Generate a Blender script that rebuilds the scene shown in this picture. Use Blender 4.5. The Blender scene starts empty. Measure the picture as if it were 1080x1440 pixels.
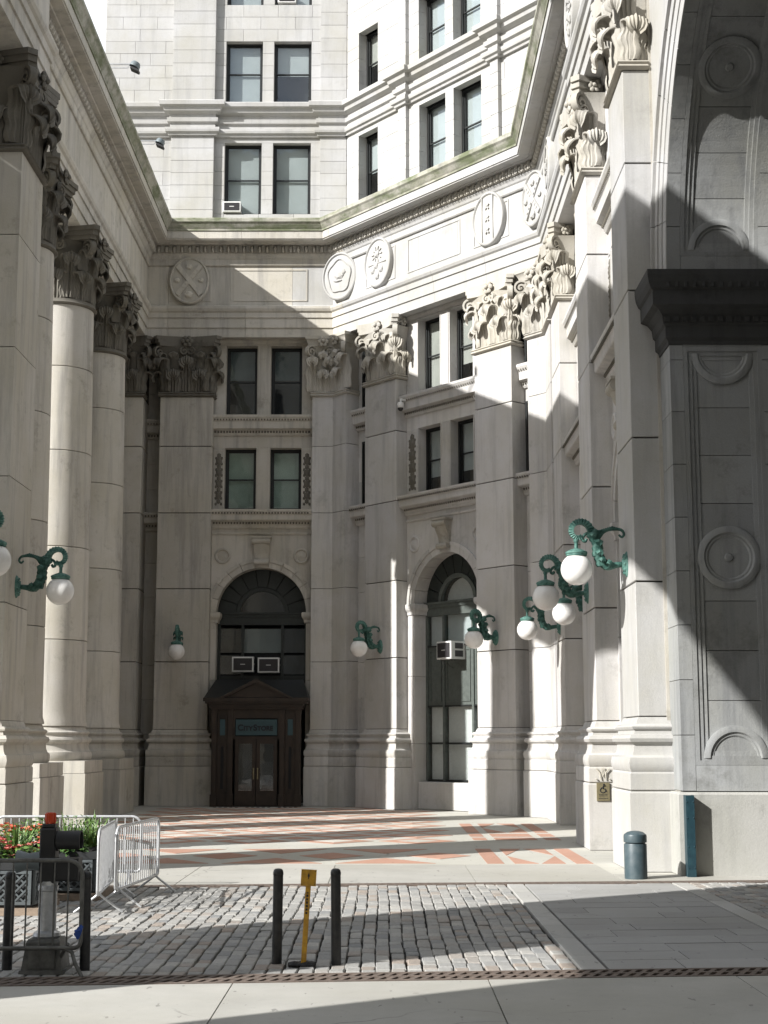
import bpy, bmesh, math, random
from mathutils import Matrix, Vector
R = math.radians
PI = math.pi
random.seed(7)

# ------------------------------------------------------------------ camera, sky, sun, exposure
sc = bpy.context.scene
col = sc.collection
cam_d = bpy.data.cameras.new('camera')
cam = bpy.data.objects.new('camera', cam_d)
col.objects.link(cam)
cam_d.sensor_fit = 'VERTICAL'
cam_d.sensor_height = 36
cam_d.lens = 52.55
cam_d.clip_start = 0.1
cam_d.clip_end = 3000
cam.matrix_world = Matrix.Translation((0, 0, 2.25)) @ Matrix.Rotation(R(90 + 8.76), 4, 'X')
sc.camera = cam

SUN = Vector((1, .68, -.72)).normalized()
elev = math.asin(-SUN.z)
world = bpy.data.worlds.new('World')
sc.world = world
world.use_nodes = True
wn = world.node_tree
bg = wn.nodes['Background']
sky = wn.nodes.new('ShaderNodeTexSky')
sky.sky_type = 'NISHITA'
sky.sun_disc = False
sky.sun_elevation = elev
sky.sun_rotation = math.atan2(-SUN.x, -SUN.y)
sky.dust_density = 1.2
sky.air_density = 1.0
hs = wn.nodes.new('ShaderNodeHueSaturation')
hs.inputs['Saturation'].default_value = .8
wn.links.new(sky.outputs[0], hs.inputs['Color'])
# broken bright cloud over the whole sky
tc = wn.nodes.new('ShaderNodeTexCoord')
cn = wn.nodes.new('ShaderNodeTexNoise')
cn.inputs['Scale'].default_value = 2.2
cn.inputs['Detail'].default_value = 6
cn.inputs['Roughness'].default_value = .6
wn.links.new(tc.outputs['Generated'], cn.inputs['Vector'])
cm = wn.nodes.new('ShaderNodeMapRange')
cm.inputs[1].default_value = .44
cm.inputs[2].default_value = .58
wn.links.new(cn.outputs[0], cm.inputs[0])
mx = wn.nodes.new('ShaderNodeMix')
mx.data_type = 'RGBA'
mx.inputs[7].default_value = (7.5, 7.7, 8.0, 1)
wn.links.new(cm.outputs[0], mx.inputs[0])
wn.links.new(hs.outputs[0], mx.inputs[6])
wn.links.new(mx.outputs[2], bg.inputs[0])
bg.inputs[1].default_value = 0.1
sl = bpy.data.lights.new('sun', 'SUN')
sl.energy = 5.0
sl.angle = R(0.53)
sl.color = (1, .98, .95)
so = bpy.data.objects.new('sun', sl)
col.objects.link(so)
so.rotation_mode = 'QUATERNION'
so.rotation_quaternion = SUN.to_track_quat('-Z', 'Y')
so.location = (-40, -20, 40)
vs = sc.view_settings
vs.view_transform = 'Standard'
vs.look = 'None'
vs.exposure = 0.76
sc.cycles.max_bounces = 12
sc.cycles.diffuse_bounces = 8
vs.gamma = 1
vs.use_curve_mapping = False

# ------------------------------------------------------------------ materials
def newmat(name):
    m = bpy.data.materials.new(name)
    m.use_nodes = True
    nt = m.node_tree
    return m, nt, nt.nodes['Principled BSDF']

def N(nt, t, **k):
    n = nt.nodes.new(t)
    for a, b in k.items():
        setattr(n, a, b)
    return n

def mixc(nt, fac, a, b, blend='MIX'):
    n = nt.nodes.new('ShaderNodeMix')
    n.data_type = 'RGBA'
    n.blend_type = blend
    for s, v in ((n.inputs[0], fac), (n.inputs[6], a), (n.inputs[7], b)):
        if hasattr(v, 'links'):
            nt.links.new(v, s)
        elif isinstance(v, (int, float)):
            s.default_value = v
        else:
            s.default_value = (*v, 1)
    return n.outputs[2]

def noise(nt, scale, vec=None, detail=4, rough=.6, stretch=None):
    g = N(nt, 'ShaderNodeNewGeometry')
    v = g.outputs['Position']
    if stretch:
        mp = N(nt, 'ShaderNodeMapping')
        mp.inputs['Scale'].default_value = stretch
        nt.links.new(v, mp.inputs[0])
        v = mp.outputs[0]
    n = N(nt, 'ShaderNodeTexNoise')
    n.inputs['Scale'].default_value = scale
    n.inputs['Detail'].default_value = detail
    n.inputs['Roughness'].default_value = rough
    nt.links.new(v, n.inputs['Vector'])
    return n.outputs[0]

def ramp(nt, v, a, b, c0=0., c1=1.):
    n = N(nt, 'ShaderNodeMapRange')
    n.inputs[1].default_value = a
    n.inputs[2].default_value = b
    n.inputs[3].default_value = c0
    n.inputs[4].default_value = c1
    nt.links.new(v, n.inputs[0])
    return n.outputs[0]

def bump(nt, p, h, dist=.01, strength=.5):
    b = N(nt, 'ShaderNodeBump')
    b.inputs['Strength'].default_value = strength
    b.inputs['Distance'].default_value = dist
    nt.links.new(h, b.inputs['Height'])
    nt.links.new(b.outputs[0], p.inputs['Normal'])

def stone(name, base, dark=.72, stain=.55, streak=.5, var=.10, bumpd=.012, rough=.85, tint=(.80, .78, .70)):
    m, nt, p = newmat(name)
    oi = N(nt, 'ShaderNodeObjectInfo')
    v = ramp(nt, oi.outputs['Random'], 0, 1, 1 - var, 1 + var * .6)
    big = noise(nt, .45, detail=5, rough=.65)
    c = mixc(nt, ramp(nt, big, .35, .7), base, tuple(b * t * 1.05 for b, t in zip(base, tint)))
    st = noise(nt, 1.3, detail=6, rough=.7, stretch=(2.2, 2.2, .16))
    c = mixc(nt, ramp(nt, st, .49, .68, 0, streak), c, tuple(b * dark * .8 for b in base))
    bl = noise(nt, 2.2, detail=8, rough=.75)
    c = mixc(nt, ramp(nt, bl, .58, .8, 0, stain), c, tuple(b * dark * t * .8 for b, t in zip(base, tint)))
    so_ = noise(nt, .75, detail=9, rough=.78)
    c = mixc(nt, ramp(nt, so_, .56, .68, 0, stain * .7), c, tuple(b * .45 * t for b, t in zip(base, tint)))
    gr = noise(nt, 45, detail=2, rough=.7)
    c = mixc(nt, ramp(nt, gr, .3, .75, 0, .3), c, tuple(b * .6 for b in base))
    mu = N(nt, 'ShaderNodeVectorMath', operation='SCALE')
    nt.links.new(c, mu.inputs[0])
    nt.links.new(v, mu.inputs[3])
    nt.links.new(mu.outputs[0], p.inputs['Base Color'])
    p.inputs['Roughness'].default_value = rough
    p.inputs['Specular IOR Level'].default_value = .25
    bump(nt, p, noise(nt, 28, detail=5, rough=.7), bumpd, .45)
    return m

def plain(name, base, rough=.5, metal=0., spec=.5, nz=.25, scale=8, c2=None, bumpd=0.):
    m, nt, p = newmat(name)
    f = ramp(nt, noise(nt, scale, detail=5), .35, .7)
    c = mixc(nt, f, base, c2 or tuple(b * (1 - nz) for b in base))
    nt.links.new(c, p.inputs['Base Color'])
    p.inputs['Roughness'].default_value = rough
    p.inputs['Metallic'].default_value = metal
    p.inputs['Specular IOR Level'].default_value = spec
    if bumpd:
        bump(nt, p, noise(nt, scale * 4, detail=4), bumpd, .6)
    return m

M = {}
M['stone'] = stone('limestone', (.58, .57, .565), stain=.6, streak=.6, var=.12)
M['stonew'] = stone('pale_limestone', (.475, .473, .472), stain=.35, streak=.4, var=.06)
M['stoned'] = stone('weathered_limestone', (.545, .52, .475), stain=.85, streak=.85, var=.12)
M['carved'] = stone('carved_limestone', (.50, .48, .44), stain=.75, streak=.5, tint=(.72, .69, .6))
M['carvedd'] = stone('shaded_carved_limestone', (.16, .15, .13), stain=.9, streak=.7)  # darker copy of the carved stone, with shade put into its colour
M['darkgran'] = stone('dark_granite', (.065, .066, .067), stain=.6, streak=.6)  # near-black granite for the impost cornice and its beads
M['granite'] = stone('granite_plinth', (.42, .415, .395), stain=.75, streak=.4, tint=(.76, .77, .72))
M['jambs'] = stone('grey_granite', (.33, .34, .345), stain=.8, streak=.8)
# mossy stone: the cornice top carries green growth
def mossy():
    m = stone('mossy_limestone', (.43, .42, .37), stain=.8, streak=.9)
    nt = m.node_tree
    p = nt.nodes['Principled BSDF']
    src = p.inputs['Base Color'].links[0].from_socket
    f = ramp(nt, noise(nt, 1.0, detail=7, rough=.7, stretch=(.9, .9, 2.5)), .42, .62, 0, .8)
    nt.links.new(mixc(nt, f, src, (.09, .115, .045)), p.inputs['Base Color'])
    return m
M['moss'] = mossy()
M['joint'] = plain('mortar_joint', (.075, .07, .062), .95, nz=.4)
M['frame'] = plain('dark_window_paint', (.012, .014, .014), .45, nz=.3)
M['wood'] = plain('dark_brown_timber', (.034, .021, .013), .5, nz=.55, scale=3, bumpd=.003)
M['sash'] = plain('dark_green_timber', (.022, .028, .026), .4, nz=.35)
M['paneltrim'] = plain('grey_green_timber', (.10, .115, .105), .45, nz=.3)
M['signblue'] = plain('blue_grey_signboard', (.032, .075, .088), .5, nz=.15)
M['letter'] = plain('dark_lettering', (.008, .012, .02), .5, nz=.1)
M['white'] = plain('white_enamel', (.72, .72, .70), .4, nz=.1)
M['grille'] = plain('grey_grille', (.05, .045, .05), .5)
M['black'] = plain('black_gloss_paint', (.012, .013, .015), .42, nz=.3, c2=(.035, .034, .032), scale=14, bumpd=.003)
M['blackm'] = plain('black_plastic', (.012, .012, .013), .55, nz=.3)
M['yellow'] = plain('yellow_paint', (.60, .33, .02), .5, nz=.25, c2=(.36, .19, .025), scale=18, bumpd=.003)
M['galv'] = plain('galvanised_steel', (.50, .51, .52), .42, metal=.75, nz=.3, scale=14)
M['galvw'] = plain('pale_galvanised_steel', (.62, .63, .64), .4, metal=.5, nz=.2, scale=14)
M['castmetal'] = plain('weathered_cast_metal', (.16, .16, .15), .5, metal=.5, nz=.5, scale=10, bumpd=.004)
M['rust'] = plain('rusty_cast_iron', (.17, .13, .105), .8, nz=.5, c2=(.10, .08, .068), scale=11, bumpd=.004)
M['pit'] = plain('dark_drain_pit', (.012, .012, .011), .9)
M['bluegreen'] = plain('slate_blue_paint', (.040, .066, .078), .45, nz=.35, scale=9, c2=(.075, .10, .11), bumpd=.002)
M['steelblue'] = plain('teal_steel_paint', (.008, .028, .040), .45, nz=.35, c2=(.018, .055, .068))
M['bronze'] = plain('verdigris_bronze', (.03, .105, .088), .7, metal=.1, nz=.3, scale=10, c2=(.13, .26, .22), bumpd=.008)
M['bronzed'] = plain('dark_verdigris_bronze', (.010, .055, .043), .6, metal=.15, nz=.3, scale=10, c2=(.075, .175, .145), bumpd=.008)
M['blue'] = plain('blue_tape', (.012, .06, .30), .45)
M['brass'] = plain('brass_plaque', (.27, .235, .14), .42, metal=.4, nz=.25, scale=20)
M['orange'] = plain('orange_lens', (.55, .06, .015), .25, nz=.1)
M['lattice'] = plain('grey_planter_lattice', (.10, .115, .12), .5)
M['box'] = plain('dark_planter_box', (.018, .02, .021), .6)
M['oldwood'] = plain('weathered_plank', (.30, .23, .17), .8, nz=.4)
M['blind'] = plain('window_blind', (.50, .53, .53), .8, nz=.12, scale=1.2)
M['blindc'] = plain('cream_window_blind', (.46, .45, .41), .8, nz=.15, scale=1.5)
M['blindg'] = plain('greenish_window_shade', (.36, .45, .38), .8, nz=.2, scale=1.0)
M['blindd'] = plain('dull_window_shade', (.12, .15, .15), .8, nz=.3, scale=1.)
M['room'] = plain('dark_room', (.012, .013, .014), .9)
M['grey'] = plain('grey_floodlight_paint', (.16, .19, .20), .45)

def opal():
    m, nt, p = newmat('opal_glass')
    nt.links.new(mixc(nt, ramp(nt, noise(nt, 3.5, detail=6, rough=.7), .45, .75, 0, .35), (.80, .79, .77), (.52, .49, .43)), p.inputs['Base Color'])
    p.inputs['Roughness'].default_value = .18
    p.inputs['Subsurface Weight'].default_value = .25
    p.inputs['Subsurface Radius'].default_value = (.1, .1, .1)
    return m
M['opal'] = opal()

def glass():
    m, nt, p = newmat('window_glass')
    nt.nodes.remove(p)
    out = nt.nodes['Material Output']
    t = N(nt, 'ShaderNodeBsdfTransparent')
    t.inputs[0].default_value = (.93, .95, .95, 1)
    g = N(nt, 'ShaderNodeBsdfGlossy')
    g.inputs['Roughness'].default_value = .03
    fr = N(nt, 'ShaderNodeFresnel')
    ge = N(nt, 'ShaderNodeNewGeometry')
    ior = N(nt, 'ShaderNodeMapRange')   # same reflectance from both sides of the sheet
    ior.inputs[3].default_value = 1.52
    ior.inputs[4].default_value = 1 / 1.52
    nt.links.new(ge.outputs['Backfacing'], ior.inputs[0])
    nt.links.new(ior.outputs[0], fr.inputs[0])
    b = N(nt, 'ShaderNodeBump')
    b.inputs['Strength'].default_value = .12
    b.inputs['Distance'].default_value = .02
    nt.links.new(noise(nt, 1.2, detail=2), b.inputs['Height'])
    nt.links.new(b.outputs[0], g.inputs['Normal'])
    mx = N(nt, 'ShaderNodeMixShader')
    f = N(nt, 'ShaderNodeMath', operation='MULTIPLY_ADD')
    f.inputs[1].default_value = 1.3
    f.inputs[2].default_value = .02
    nt.links.new(fr.outputs[0], f.inputs[0])
    nt.links.new(f.outputs[0], mx.inputs[0])
    nt.links.new(t.outputs[0], mx.inputs[1])
    nt.links.new(g.outputs[0], mx.inputs[2])
    nt.links.new(mx.outputs[0], out.inputs[0])
    return m
M['glass'] = glass()

def cobble():
    m, nt, p = newmat('granite_sett')
    oi = N(nt, 'ShaderNodeObjectInfo')
    at = N(nt, 'ShaderNodeAttribute')
    at.attribute_name = 'tint'
    ad = N(nt, 'ShaderNodeMath', operation='ADD')
    nt.links.new(oi.outputs['Random'], ad.inputs[0])
    nt.links.new(at.outputs['Fac'], ad.inputs[1])
    fr = N(nt, 'ShaderNodeMath', operation='FRACT')
    nt.links.new(ad.outputs[0], fr.inputs[0])
    cr = N(nt, 'ShaderNodeValToRGB')
    e = cr.color_ramp.elements
    e[0].color = (.31, .305, .29, 1)
    e[1].color = (.46, .445, .41, 1)
    for ps, c in ((.3, (.38, .375, .355, 1)), (.45, (.33, .275, .23, 1)), (.55, (.42, .41, .385, 1)), (.75, (.25, .255, .255, 1))):
        x = e.new(ps)
        x.color = c
    nt.links.new(fr.outputs[0], cr.inputs[0])
    c = mixc(nt, ramp(nt, noise(nt, 30, detail=5), .4, .75, 0, .5), cr.outputs[0], (.16, .155, .14))
    c = mixc(nt, ramp(nt, noise(nt, .8, detail=4), .5, .75, 0, .5), c, (.22, .215, .20))
    nt.links.new(c, p.inputs['Base Color'])
    p.inputs['Roughness'].default_value = .75
    bump(nt, p, noise(nt, 22, detail=6, rough=.7), .02, .6)
    return m
M['cobble'] = cobble()

def paving(name, base, dirt=.5, var=.08):
    m, nt, p = newmat(name)
    oi = N(nt, 'ShaderNodeObjectInfo')
    c = mixc(nt, ramp(nt, noise(nt, .9, detail=7, rough=.7), .4, .72, 0, dirt), base, tuple(b * .66 for b in base))
    c = mixc(nt, ramp(nt, noise(nt, 4, detail=8, rough=.8), .58, .75, 0, dirt), c, tuple(b * .5 for b in base))
    c = mixc(nt, ramp(nt, noise(nt, 120, detail=2), .4, .7, 0, .3), c, tuple(b * .55 for b in base))
    sp = noise(nt, 9, detail=2, stretch=(1, .35, 1))
    c = mixc(nt, ramp(nt, sp, .68, .71, 0, .65), c, tuple(b * .35 for b in base))
    lg = noise(nt, .22, detail=6, rough=.65)
    c = mixc(nt, ramp(nt, lg, .42, .62, 0, .4), c, (base[0] * .72, base[1] * .70, base[2] * .62))
    g_ = N(nt, 'ShaderNodeNewGeometry')
    ds = N(nt, 'ShaderNodeTexNoise')
    ds.inputs['Scale'].default_value = 1.5
    ds.inputs['Detail'].default_value = 6
    nt.links.new(g_.outputs['Position'], ds.inputs['Vector'])
    va = N(nt, 'ShaderNodeVectorMath', operation='MULTIPLY_ADD')
    va.inputs[1].default_value = (.7, .7, 0)
    nt.links.new(ds.outputs['Color'], va.inputs[0])
    nt.links.new(g_.outputs['Position'], va.inputs[2])
    vo = N(nt, 'ShaderNodeTexVoronoi', feature='DISTANCE_TO_EDGE')
    vo.inputs['Scale'].default_value = .38
    nt.links.new(va.outputs[0], vo.inputs['Vector'])
    ck = N(nt, 'ShaderNodeMath', operation='MULTIPLY')
    nt.links.new(ramp(nt, vo.outputs['Distance'], .002, .007, .55, 0), ck.inputs[0])
    nt.links.new(ramp(nt, noise(nt, .5, detail=2), .5, .6), ck.inputs[1])
    c = mixc(nt, ck.outputs[0], c, tuple(b * .3 for b in base))
    mu = N(nt, 'ShaderNodeVectorMath', operation='SCALE')
    nt.links.new(c, mu.inputs[0])
    nt.links.new(ramp(nt, oi.outputs['Random'], 0, 1, 1 - var, 1 + var), mu.inputs[3])
    nt.links.new(mu.outputs[0], p.inputs['Base Color'])
    p.inputs['Roughness'].default_value = .85
    bump(nt, p, noise(nt, 60, detail=4), .004, .5)
    return m
M['concrete'] = paving('pavement_concrete', (.43, .42, .385))
M['flag'] = paving('bluestone_paver', (.37, .368, .36), dirt=.4)
M['flagl'] = paving('pale_granite_paver', (.46, .455, .435), dirt=.4)
M['floor'] = paving('cream_terrazzo', (.54, .53, .48), dirt=.35)
M['tile'] = paving('terracotta_tile', (.46, .265, .195), dirt=.4)
M['tilel'] = paving('cream_tile', (.54, .52, .47), dirt=.35)
M['asphalt'] = paving('asphalt', (.06, .06, .062))
M['gap'] = plain('dark_joint_sand', (.018, .016, .014), .95, nz=.4)

def foliage(name, a, b):
    m, nt, p = newmat(name)
    c = mixc(nt, ramp(nt, noise(nt, 9, detail=3), .35, .65), a, b)
    nt.links.new(c, p.inputs['Base Color'])
    p.inputs['Roughness'].default_value = .5
    p.inputs['Subsurface Weight'].default_value = .1
    return m
M['leaf'] = foliage('fresh_leaf', (.075, .155, .03), (.15, .25, .06))
M['leafd'] = foliage('dark_leaf', (.04, .095, .022), (.08, .155, .04))
M['petal'] = foliage('pink_petal', (.62, .13, .12), (.72, .28, .24))
M['petalr'] = foliage('coral_petal', (.60, .09, .05), (.66, .2, .12))

# ------------------------------------------------------------------ mesh builder
class MB:
    def __init__(s):
        s.v = []
        s.f = []
    def add(s, vs, fs, T=None):
        o = len(s.v)
        if T is not None:
            vs = [tuple(T @ Vector(p)) for p in vs]
        s.v += vs
        s.f += [tuple(i + o for i in f) for f in fs]
    def box(s, x0, x1, y0, y1, z0, z1, T=None):
        s.add([(x0, y0, z0), (x1, y0, z0), (x1, y1, z0), (x0, y1, z0), (x0, y0, z1), (x1, y0, z1), (x1, y1, z1), (x0, y1, z1)],
              [(0, 3, 2, 1), (4, 5, 6, 7), (0, 1, 5, 4), (1, 2, 6, 5), (2, 3, 7, 6), (3, 0, 4, 7)], T)
    def bbox(s, x0, x1, y0, y1, z0, z1, b=.02, T=None):
        # box with its front (low y) edges chamfered
        s.add([(x0, y1, z0), (x1, y1, z0), (x1, y1, z1), (x0, y1, z1),
               (x0, y0 + b, z0), (x1, y0 + b, z0), (x1, y0 + b, z1), (x0, y0 + b, z1),
               (x0 + b, y0, z0 + b), (x1 - b, y0, z0 + b), (x1 - b, y0, z1 - b), (x0 + b, y0, z1 - b)],
              [(0, 3, 2, 1)] + [(i, (i + 1) % 4, 4 + (i + 1) % 4, 4 + i) for i in range(4)] +
              [(4 + i, 4 + (i + 1) % 4, 8 + (i + 1) % 4, 8 + i) for i in range(4)] + [(8, 9, 10, 11)], T)
    def prism(s, pts, z0, z1, T=None):
        n = len(pts)
        s.add([(x, y, z0) for x, y in pts] + [(x, y, z1) for x, y in pts],
              [tuple(range(n - 1, -1, -1)), tuple(range(n, 2 * n))] + [(i, (i + 1) % n, n + (i + 1) % n, n + i) for i in range(n)], T)
    def vprism(s, pts, y0, y1, T=None):
        # polygon in the xz plane extruded along y
        n = len(pts)
        s.add([(x, y0, z) for x, z in pts] + [(x, y1, z) for x, z in pts],
              [tuple(range(n)), tuple(range(2 * n - 1, n - 1, -1))] + [(i, n + i, n + (i + 1) % n, (i + 1) % n) for i in range(n)], T)
    def lathe(s, prof, n=24, T=None, a0=0., a1=2 * PI, sx=1., sy=1.):
        full = abs(a1 - a0 - 2 * PI) < 1e-6
        m = n if full else n + 1
        vs = []
        for r, z in prof:
            for i in range(m):
                a = a0 + (a1 - a0) * i / n
                vs.append((r * math.cos(a) * sx, r * math.sin(a) * sy, z))
        fs = []
        for k in range(len(prof) - 1):
            for i in range(n):
                j = (i + 1) % m
                fs.append((k * m + i, k * m + j, (k + 1) * m + j, (k + 1) * m + i))
        s.add(vs, fs, T)
    def tube(s, pts, r, n=8, closed=False, T=None, flat=None):
        pts = [Vector(p) for p in pts]
        m = len(pts)
        vs = []
        up = None
        for i, p in enumerate(pts):
            a = pts[i - 1] if i else (pts[-1] if closed else p)
            b = pts[(i + 1) % m] if (i < m - 1 or closed) else p
            d = (b - a).normalized()
            if up is None:
                up = Vector((0, 0, 1)) if abs(d.z) < .9 else Vector((1, 0, 0))
            u = (up - d * up.dot(d)).normalized()
            w = d.cross(u)
            up = u
            rr = r[i] if isinstance(r, (list, tuple)) else r
            for k in range(n):
                t = 2 * PI * k / n
                fu, fw = (1, 1) if flat is None else flat
                vs.append(tuple(p + u * math.cos(t) * rr * fu + w * math.sin(t) * rr * fw))
        fs = []
        for i in range(m if closed else m - 1):
            for k in range(n):
                a = i * n + k
                b = i * n + (k + 1) % n
                j = (i + 1) % m
                fs.append((a, b, j * n + (k + 1) % n, j * n + k))
        if not closed:
            fs.append(tuple(range(n - 1, -1, -1)))
            fs.append(tuple((m - 1) * n + k for k in range(n)))
        s.add(vs, fs, T)
    def sweep(s, poly, prof, T=None, cap=True):
        # profile (offset towards the court, z) carried along a plan polyline, mitred
        n = len(poly)
        P = [Vector((p[0], p[1])) for p in poly]
        vs = []
        for i, p in enumerate(P):
            d0 = (P[i] - P[i - 1]).normalized() if i else None
            d1 = (P[i + 1] - P[i]).normalized() if i < n - 1 else None
            if d0 is None: d0 = d1
            if d1 is None: d1 = d0
            n0 = Vector((d0.y, -d0.x))
            n1 = Vector((d1.y, -d1.x))
            m = (n0 + n1)
            m = m / max(.2, m.length_squared) * 2
            for o, z in prof:
                vs.append((p.x + m.x * o, p.y + m.y * o, z))
        k = len(prof)
        fs = []
        for i in range(n - 1):
            for j in range(k - 1):
                fs.append((i * k + j, (i + 1) * k + j, (i + 1) * k + j + 1, i * k + j + 1))
        if cap:
            fs.append(tuple(range(k)))
            fs.append(tuple((n - 1) * k + j for j in range(k - 1, -1, -1)))
        s.add(vs, fs, T)
    def ico(s, c, r, T=None, sq=(1, 1, 1)):
        t = (1 + 5 ** .5) / 2
        vv = [(-1, t, 0), (1, t, 0), (-1, -t, 0), (1, -t, 0), (0, -1, t), (0, 1, t), (0, -1, -t), (0, 1, -t), (t, 0, -1), (t, 0, 1), (-t, 0, -1), (-t, 0, 1)]
        L = (1 + t * t) ** .5
        s.add([(c[0] + x / L * r * sq[0], c[1] + y / L * r * sq[1], c[2] + z / L * r * sq[2]) for x, y, z in vv],
              [(0, 11, 5), (0, 5, 1), (0, 1, 7), (0, 7, 10), (0, 10, 11), (1, 5, 9), (5, 11, 4), (11, 10, 2), (10, 7, 6), (7, 1, 8),
               (3, 9, 4), (3, 4, 2), (3, 2, 6), (3, 6, 8), (3, 8, 9), (4, 9, 5), (2, 4, 11), (6, 2, 10), (8, 6, 7), (9, 8, 1)], T)
    def mesh(s, name, mat, smooth=None, recalc=True):
        me = bpy.data.meshes.new(name)
        me.from_pydata(s.v, [], s.f)
        if recalc:
            bm = bmesh.new()
            bm.from_mesh(me)
            bmesh.ops.recalc_face_normals(bm, faces=bm.faces)
            bm.to_mesh(me)
            bm.free()
        me.materials.append(mat if not isinstance(mat, str) else M[mat])
        if smooth:
            me.shade_smooth()
            me.set_sharp_from_angle(angle=R(smooth))
        return me

W = {}   # world matrices
I4 = Matrix.Identity(4)
def place(o, parent=None, T=I4):
    col.objects.link(o)
    if parent is not None:
        o.parent = parent
        o.matrix_parent_inverse = W[parent].inverted()
    o.matrix_basis = T
    W[o] = T.copy()
    return o

def thing(name, label, cat, loc=(0, 0, 0), group=None, rz=0.):
    o = bpy.data.objects.new(name, None)
    o.empty_display_size = .2
    place(o, None, Matrix.Translation(loc) @ Matrix.Rotation(rz, 4, 'Z'))
    tag(o, label, cat, group)
    return o

def tag(o, label, cat, group=None):
    o['label'] = label
    o['category'] = cat
    if group:
        o['group'] = group
    return o

def part(name, me, parent=None, T=I4, label=None, kind=None):
    if isinstance(me, tuple):
        me = me[0].mesh(name, *me[1:])
    o = bpy.data.objects.new(name, me)
    place(o, parent, T)
    if label:
        o['label'] = label
    if kind:
        o['kind'] = kind
    return o

_cube = {}
def block(name, parent, T, x0, x1, y0, y1, z0, z1, mat, bev=True):
    # one stone: a shared chamfered cube scaled to size
    if mat not in _cube:
        b = MB()
        e = .012
        b.add([(-.5, .5, -.5), (.5, .5, -.5), (.5, .5, .5), (-.5, .5, .5),
               (-.5, -.5 + e, -.5), (.5, -.5 + e, -.5), (.5, -.5 + e, .5), (-.5, -.5 + e, .5),
               (-.5 + e, -.5, -.5 + e), (.5 - e, -.5, -.5 + e), (.5 - e, -.5, .5 - e), (-.5 + e, -.5, .5 - e)],
              [(0, 3, 2, 1)] + [(i, (i + 1) % 4, 4 + (i + 1) % 4, 4 + i) for i in range(4)] +
              [(4 + i, 4 + (i + 1) % 4, 8 + (i + 1) % 4, 8 + i) for i in range(4)] + [(8, 9, 10, 11)])
        _cube[mat] = b.mesh('stone_block', mat)
    T2 = T @ Matrix.Translation(((x0 + x1) / 2, (y0 + y1) / 2, (z0 + z1) / 2)) @ Matrix.Diagonal((x1 - x0, y1 - y0, z1 - z0, 1))
    return part(name, _cube[mat], parent, T2)

def ashlar(parent, T, x0, x1, z0, z1, y, mat, course=.95, length=1.6, gap=.012, name='stone_block', th=.3):
    n = max(1, round((z1 - z0) / course))
    h = (z1 - z0) / n
    m = max(1, round((x1 - x0) / length))
    w = (x1 - x0) / m
    for i in range(n):
        off = (i % 2) * .5 if m > 1 else 0
        xs = [x0]
        k = 1 - off
        while x0 + k * w < x1 - .15 * w:
            xs.append(x0 + k * w)
            k += 1
        xs.append(x1)
        for a, b in zip(xs, xs[1:]):
            block(name, parent, T, a + gap / 2, b - gap / 2, y + random.uniform(-.004, .004), y + th, z0 + i * h + gap / 2, z0 + (i + 1) * h - gap / 2, mat)

def frameT(ox, oy, ang):
    return Matrix.Translation((ox, oy, 0)) @ Matrix.Rotation(ang, 4, 'Z')

# plan: wall frames (local x along the wall, local -y towards the court)
DX, DY = .6295, -.7770
TB = frameT(0, 54.72, 0)
OD = (-1.92, 54.72)
TD = frameT(OD[0], OD[1], math.atan2(DY, DX))
TR = frameT(5.1, 0, -PI / 2)
TRb = frameT(4.58, 0, -PI / 2)
TL = frameT(-9.0, 0, PI / 2)
TLb = frameT(-7.93, 0, PI / 2)
SD = (5.1 + 1.92) / DX            # length of the diagonal wall
YR = OD[1] + DY * SD              # where it meets the right wall

# ------------------------------------------------------------------ ground
def sheet(name, x0, x1, y0, y1, z, mat):
    b = MB()
    b.add([(x0, y0, z), (x1, y0, z), (x1, y1, z), (x0, y1, z)], [(0, 1, 2, 3)])
    o = part(name, (b, mat))
    o['kind'] = 'structure'
    return o
sheet('ground', -600, 600, -600, 600, -.25, 'asphalt')
road = sheet('road', -90, 90, 14.6, 25.6, -.06, 'gap')
walk = sheet('pavement', -60, 60, -60, 15.5, -.05, 'gap')
court = sheet('court_floor', -30, 5.6, 24.8, 62, -.012, 'floor')
gy = lambda x: 15.05 + .09 * x       # near drain
gy2 = lambda x: 24.62 + .085 * x     # far drain
# pavement slabs in the foreground
xs = [-13.6, -11.16, -8.73, -6.29, -3.86, -1.43, 1.0, 3.43, 5.86, 8.3, 10.7, 13.1]
for a, b_ in zip(xs, xs[1:]):
    for y0, y1 in ((-8, -3), (-3, 2), (2, 7), (7, None)):
        b = MB()
        a1, b1 = a + .006, b_ - .006
        p = [(a1, y0 + .01), (b1, y0 + .01), (b1, (gy(b1) - .29) if y1 is None else y1 - .01), (a1, (gy(a1) - .29) if y1 is None else y1 - .01)]
        b.prism(p, -.05, random.uniform(-.001, .003))
        part('pavement_slab', (b, 'concrete'), walk)
# apron slabs beyond the road
xs = [-13.0, -10.6, -8.2, -5.8, -3.35, -.9, 1.5, 3.95, 6.4, 8.8, 11.2]
for a, b_ in zip(xs, xs[1:]):
    b = MB()
    a1, b1 = a + .008, b_ - .008
    top = 28.5 if b1 < 5 else 26.5
    b.prism([(a1, gy2(a1) + .17), (b1, gy2(b1) + .17), (b1, top), (a1, top)], -.05, .001)
    part('pavement_slab', (b, 'concrete'), court)

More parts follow.
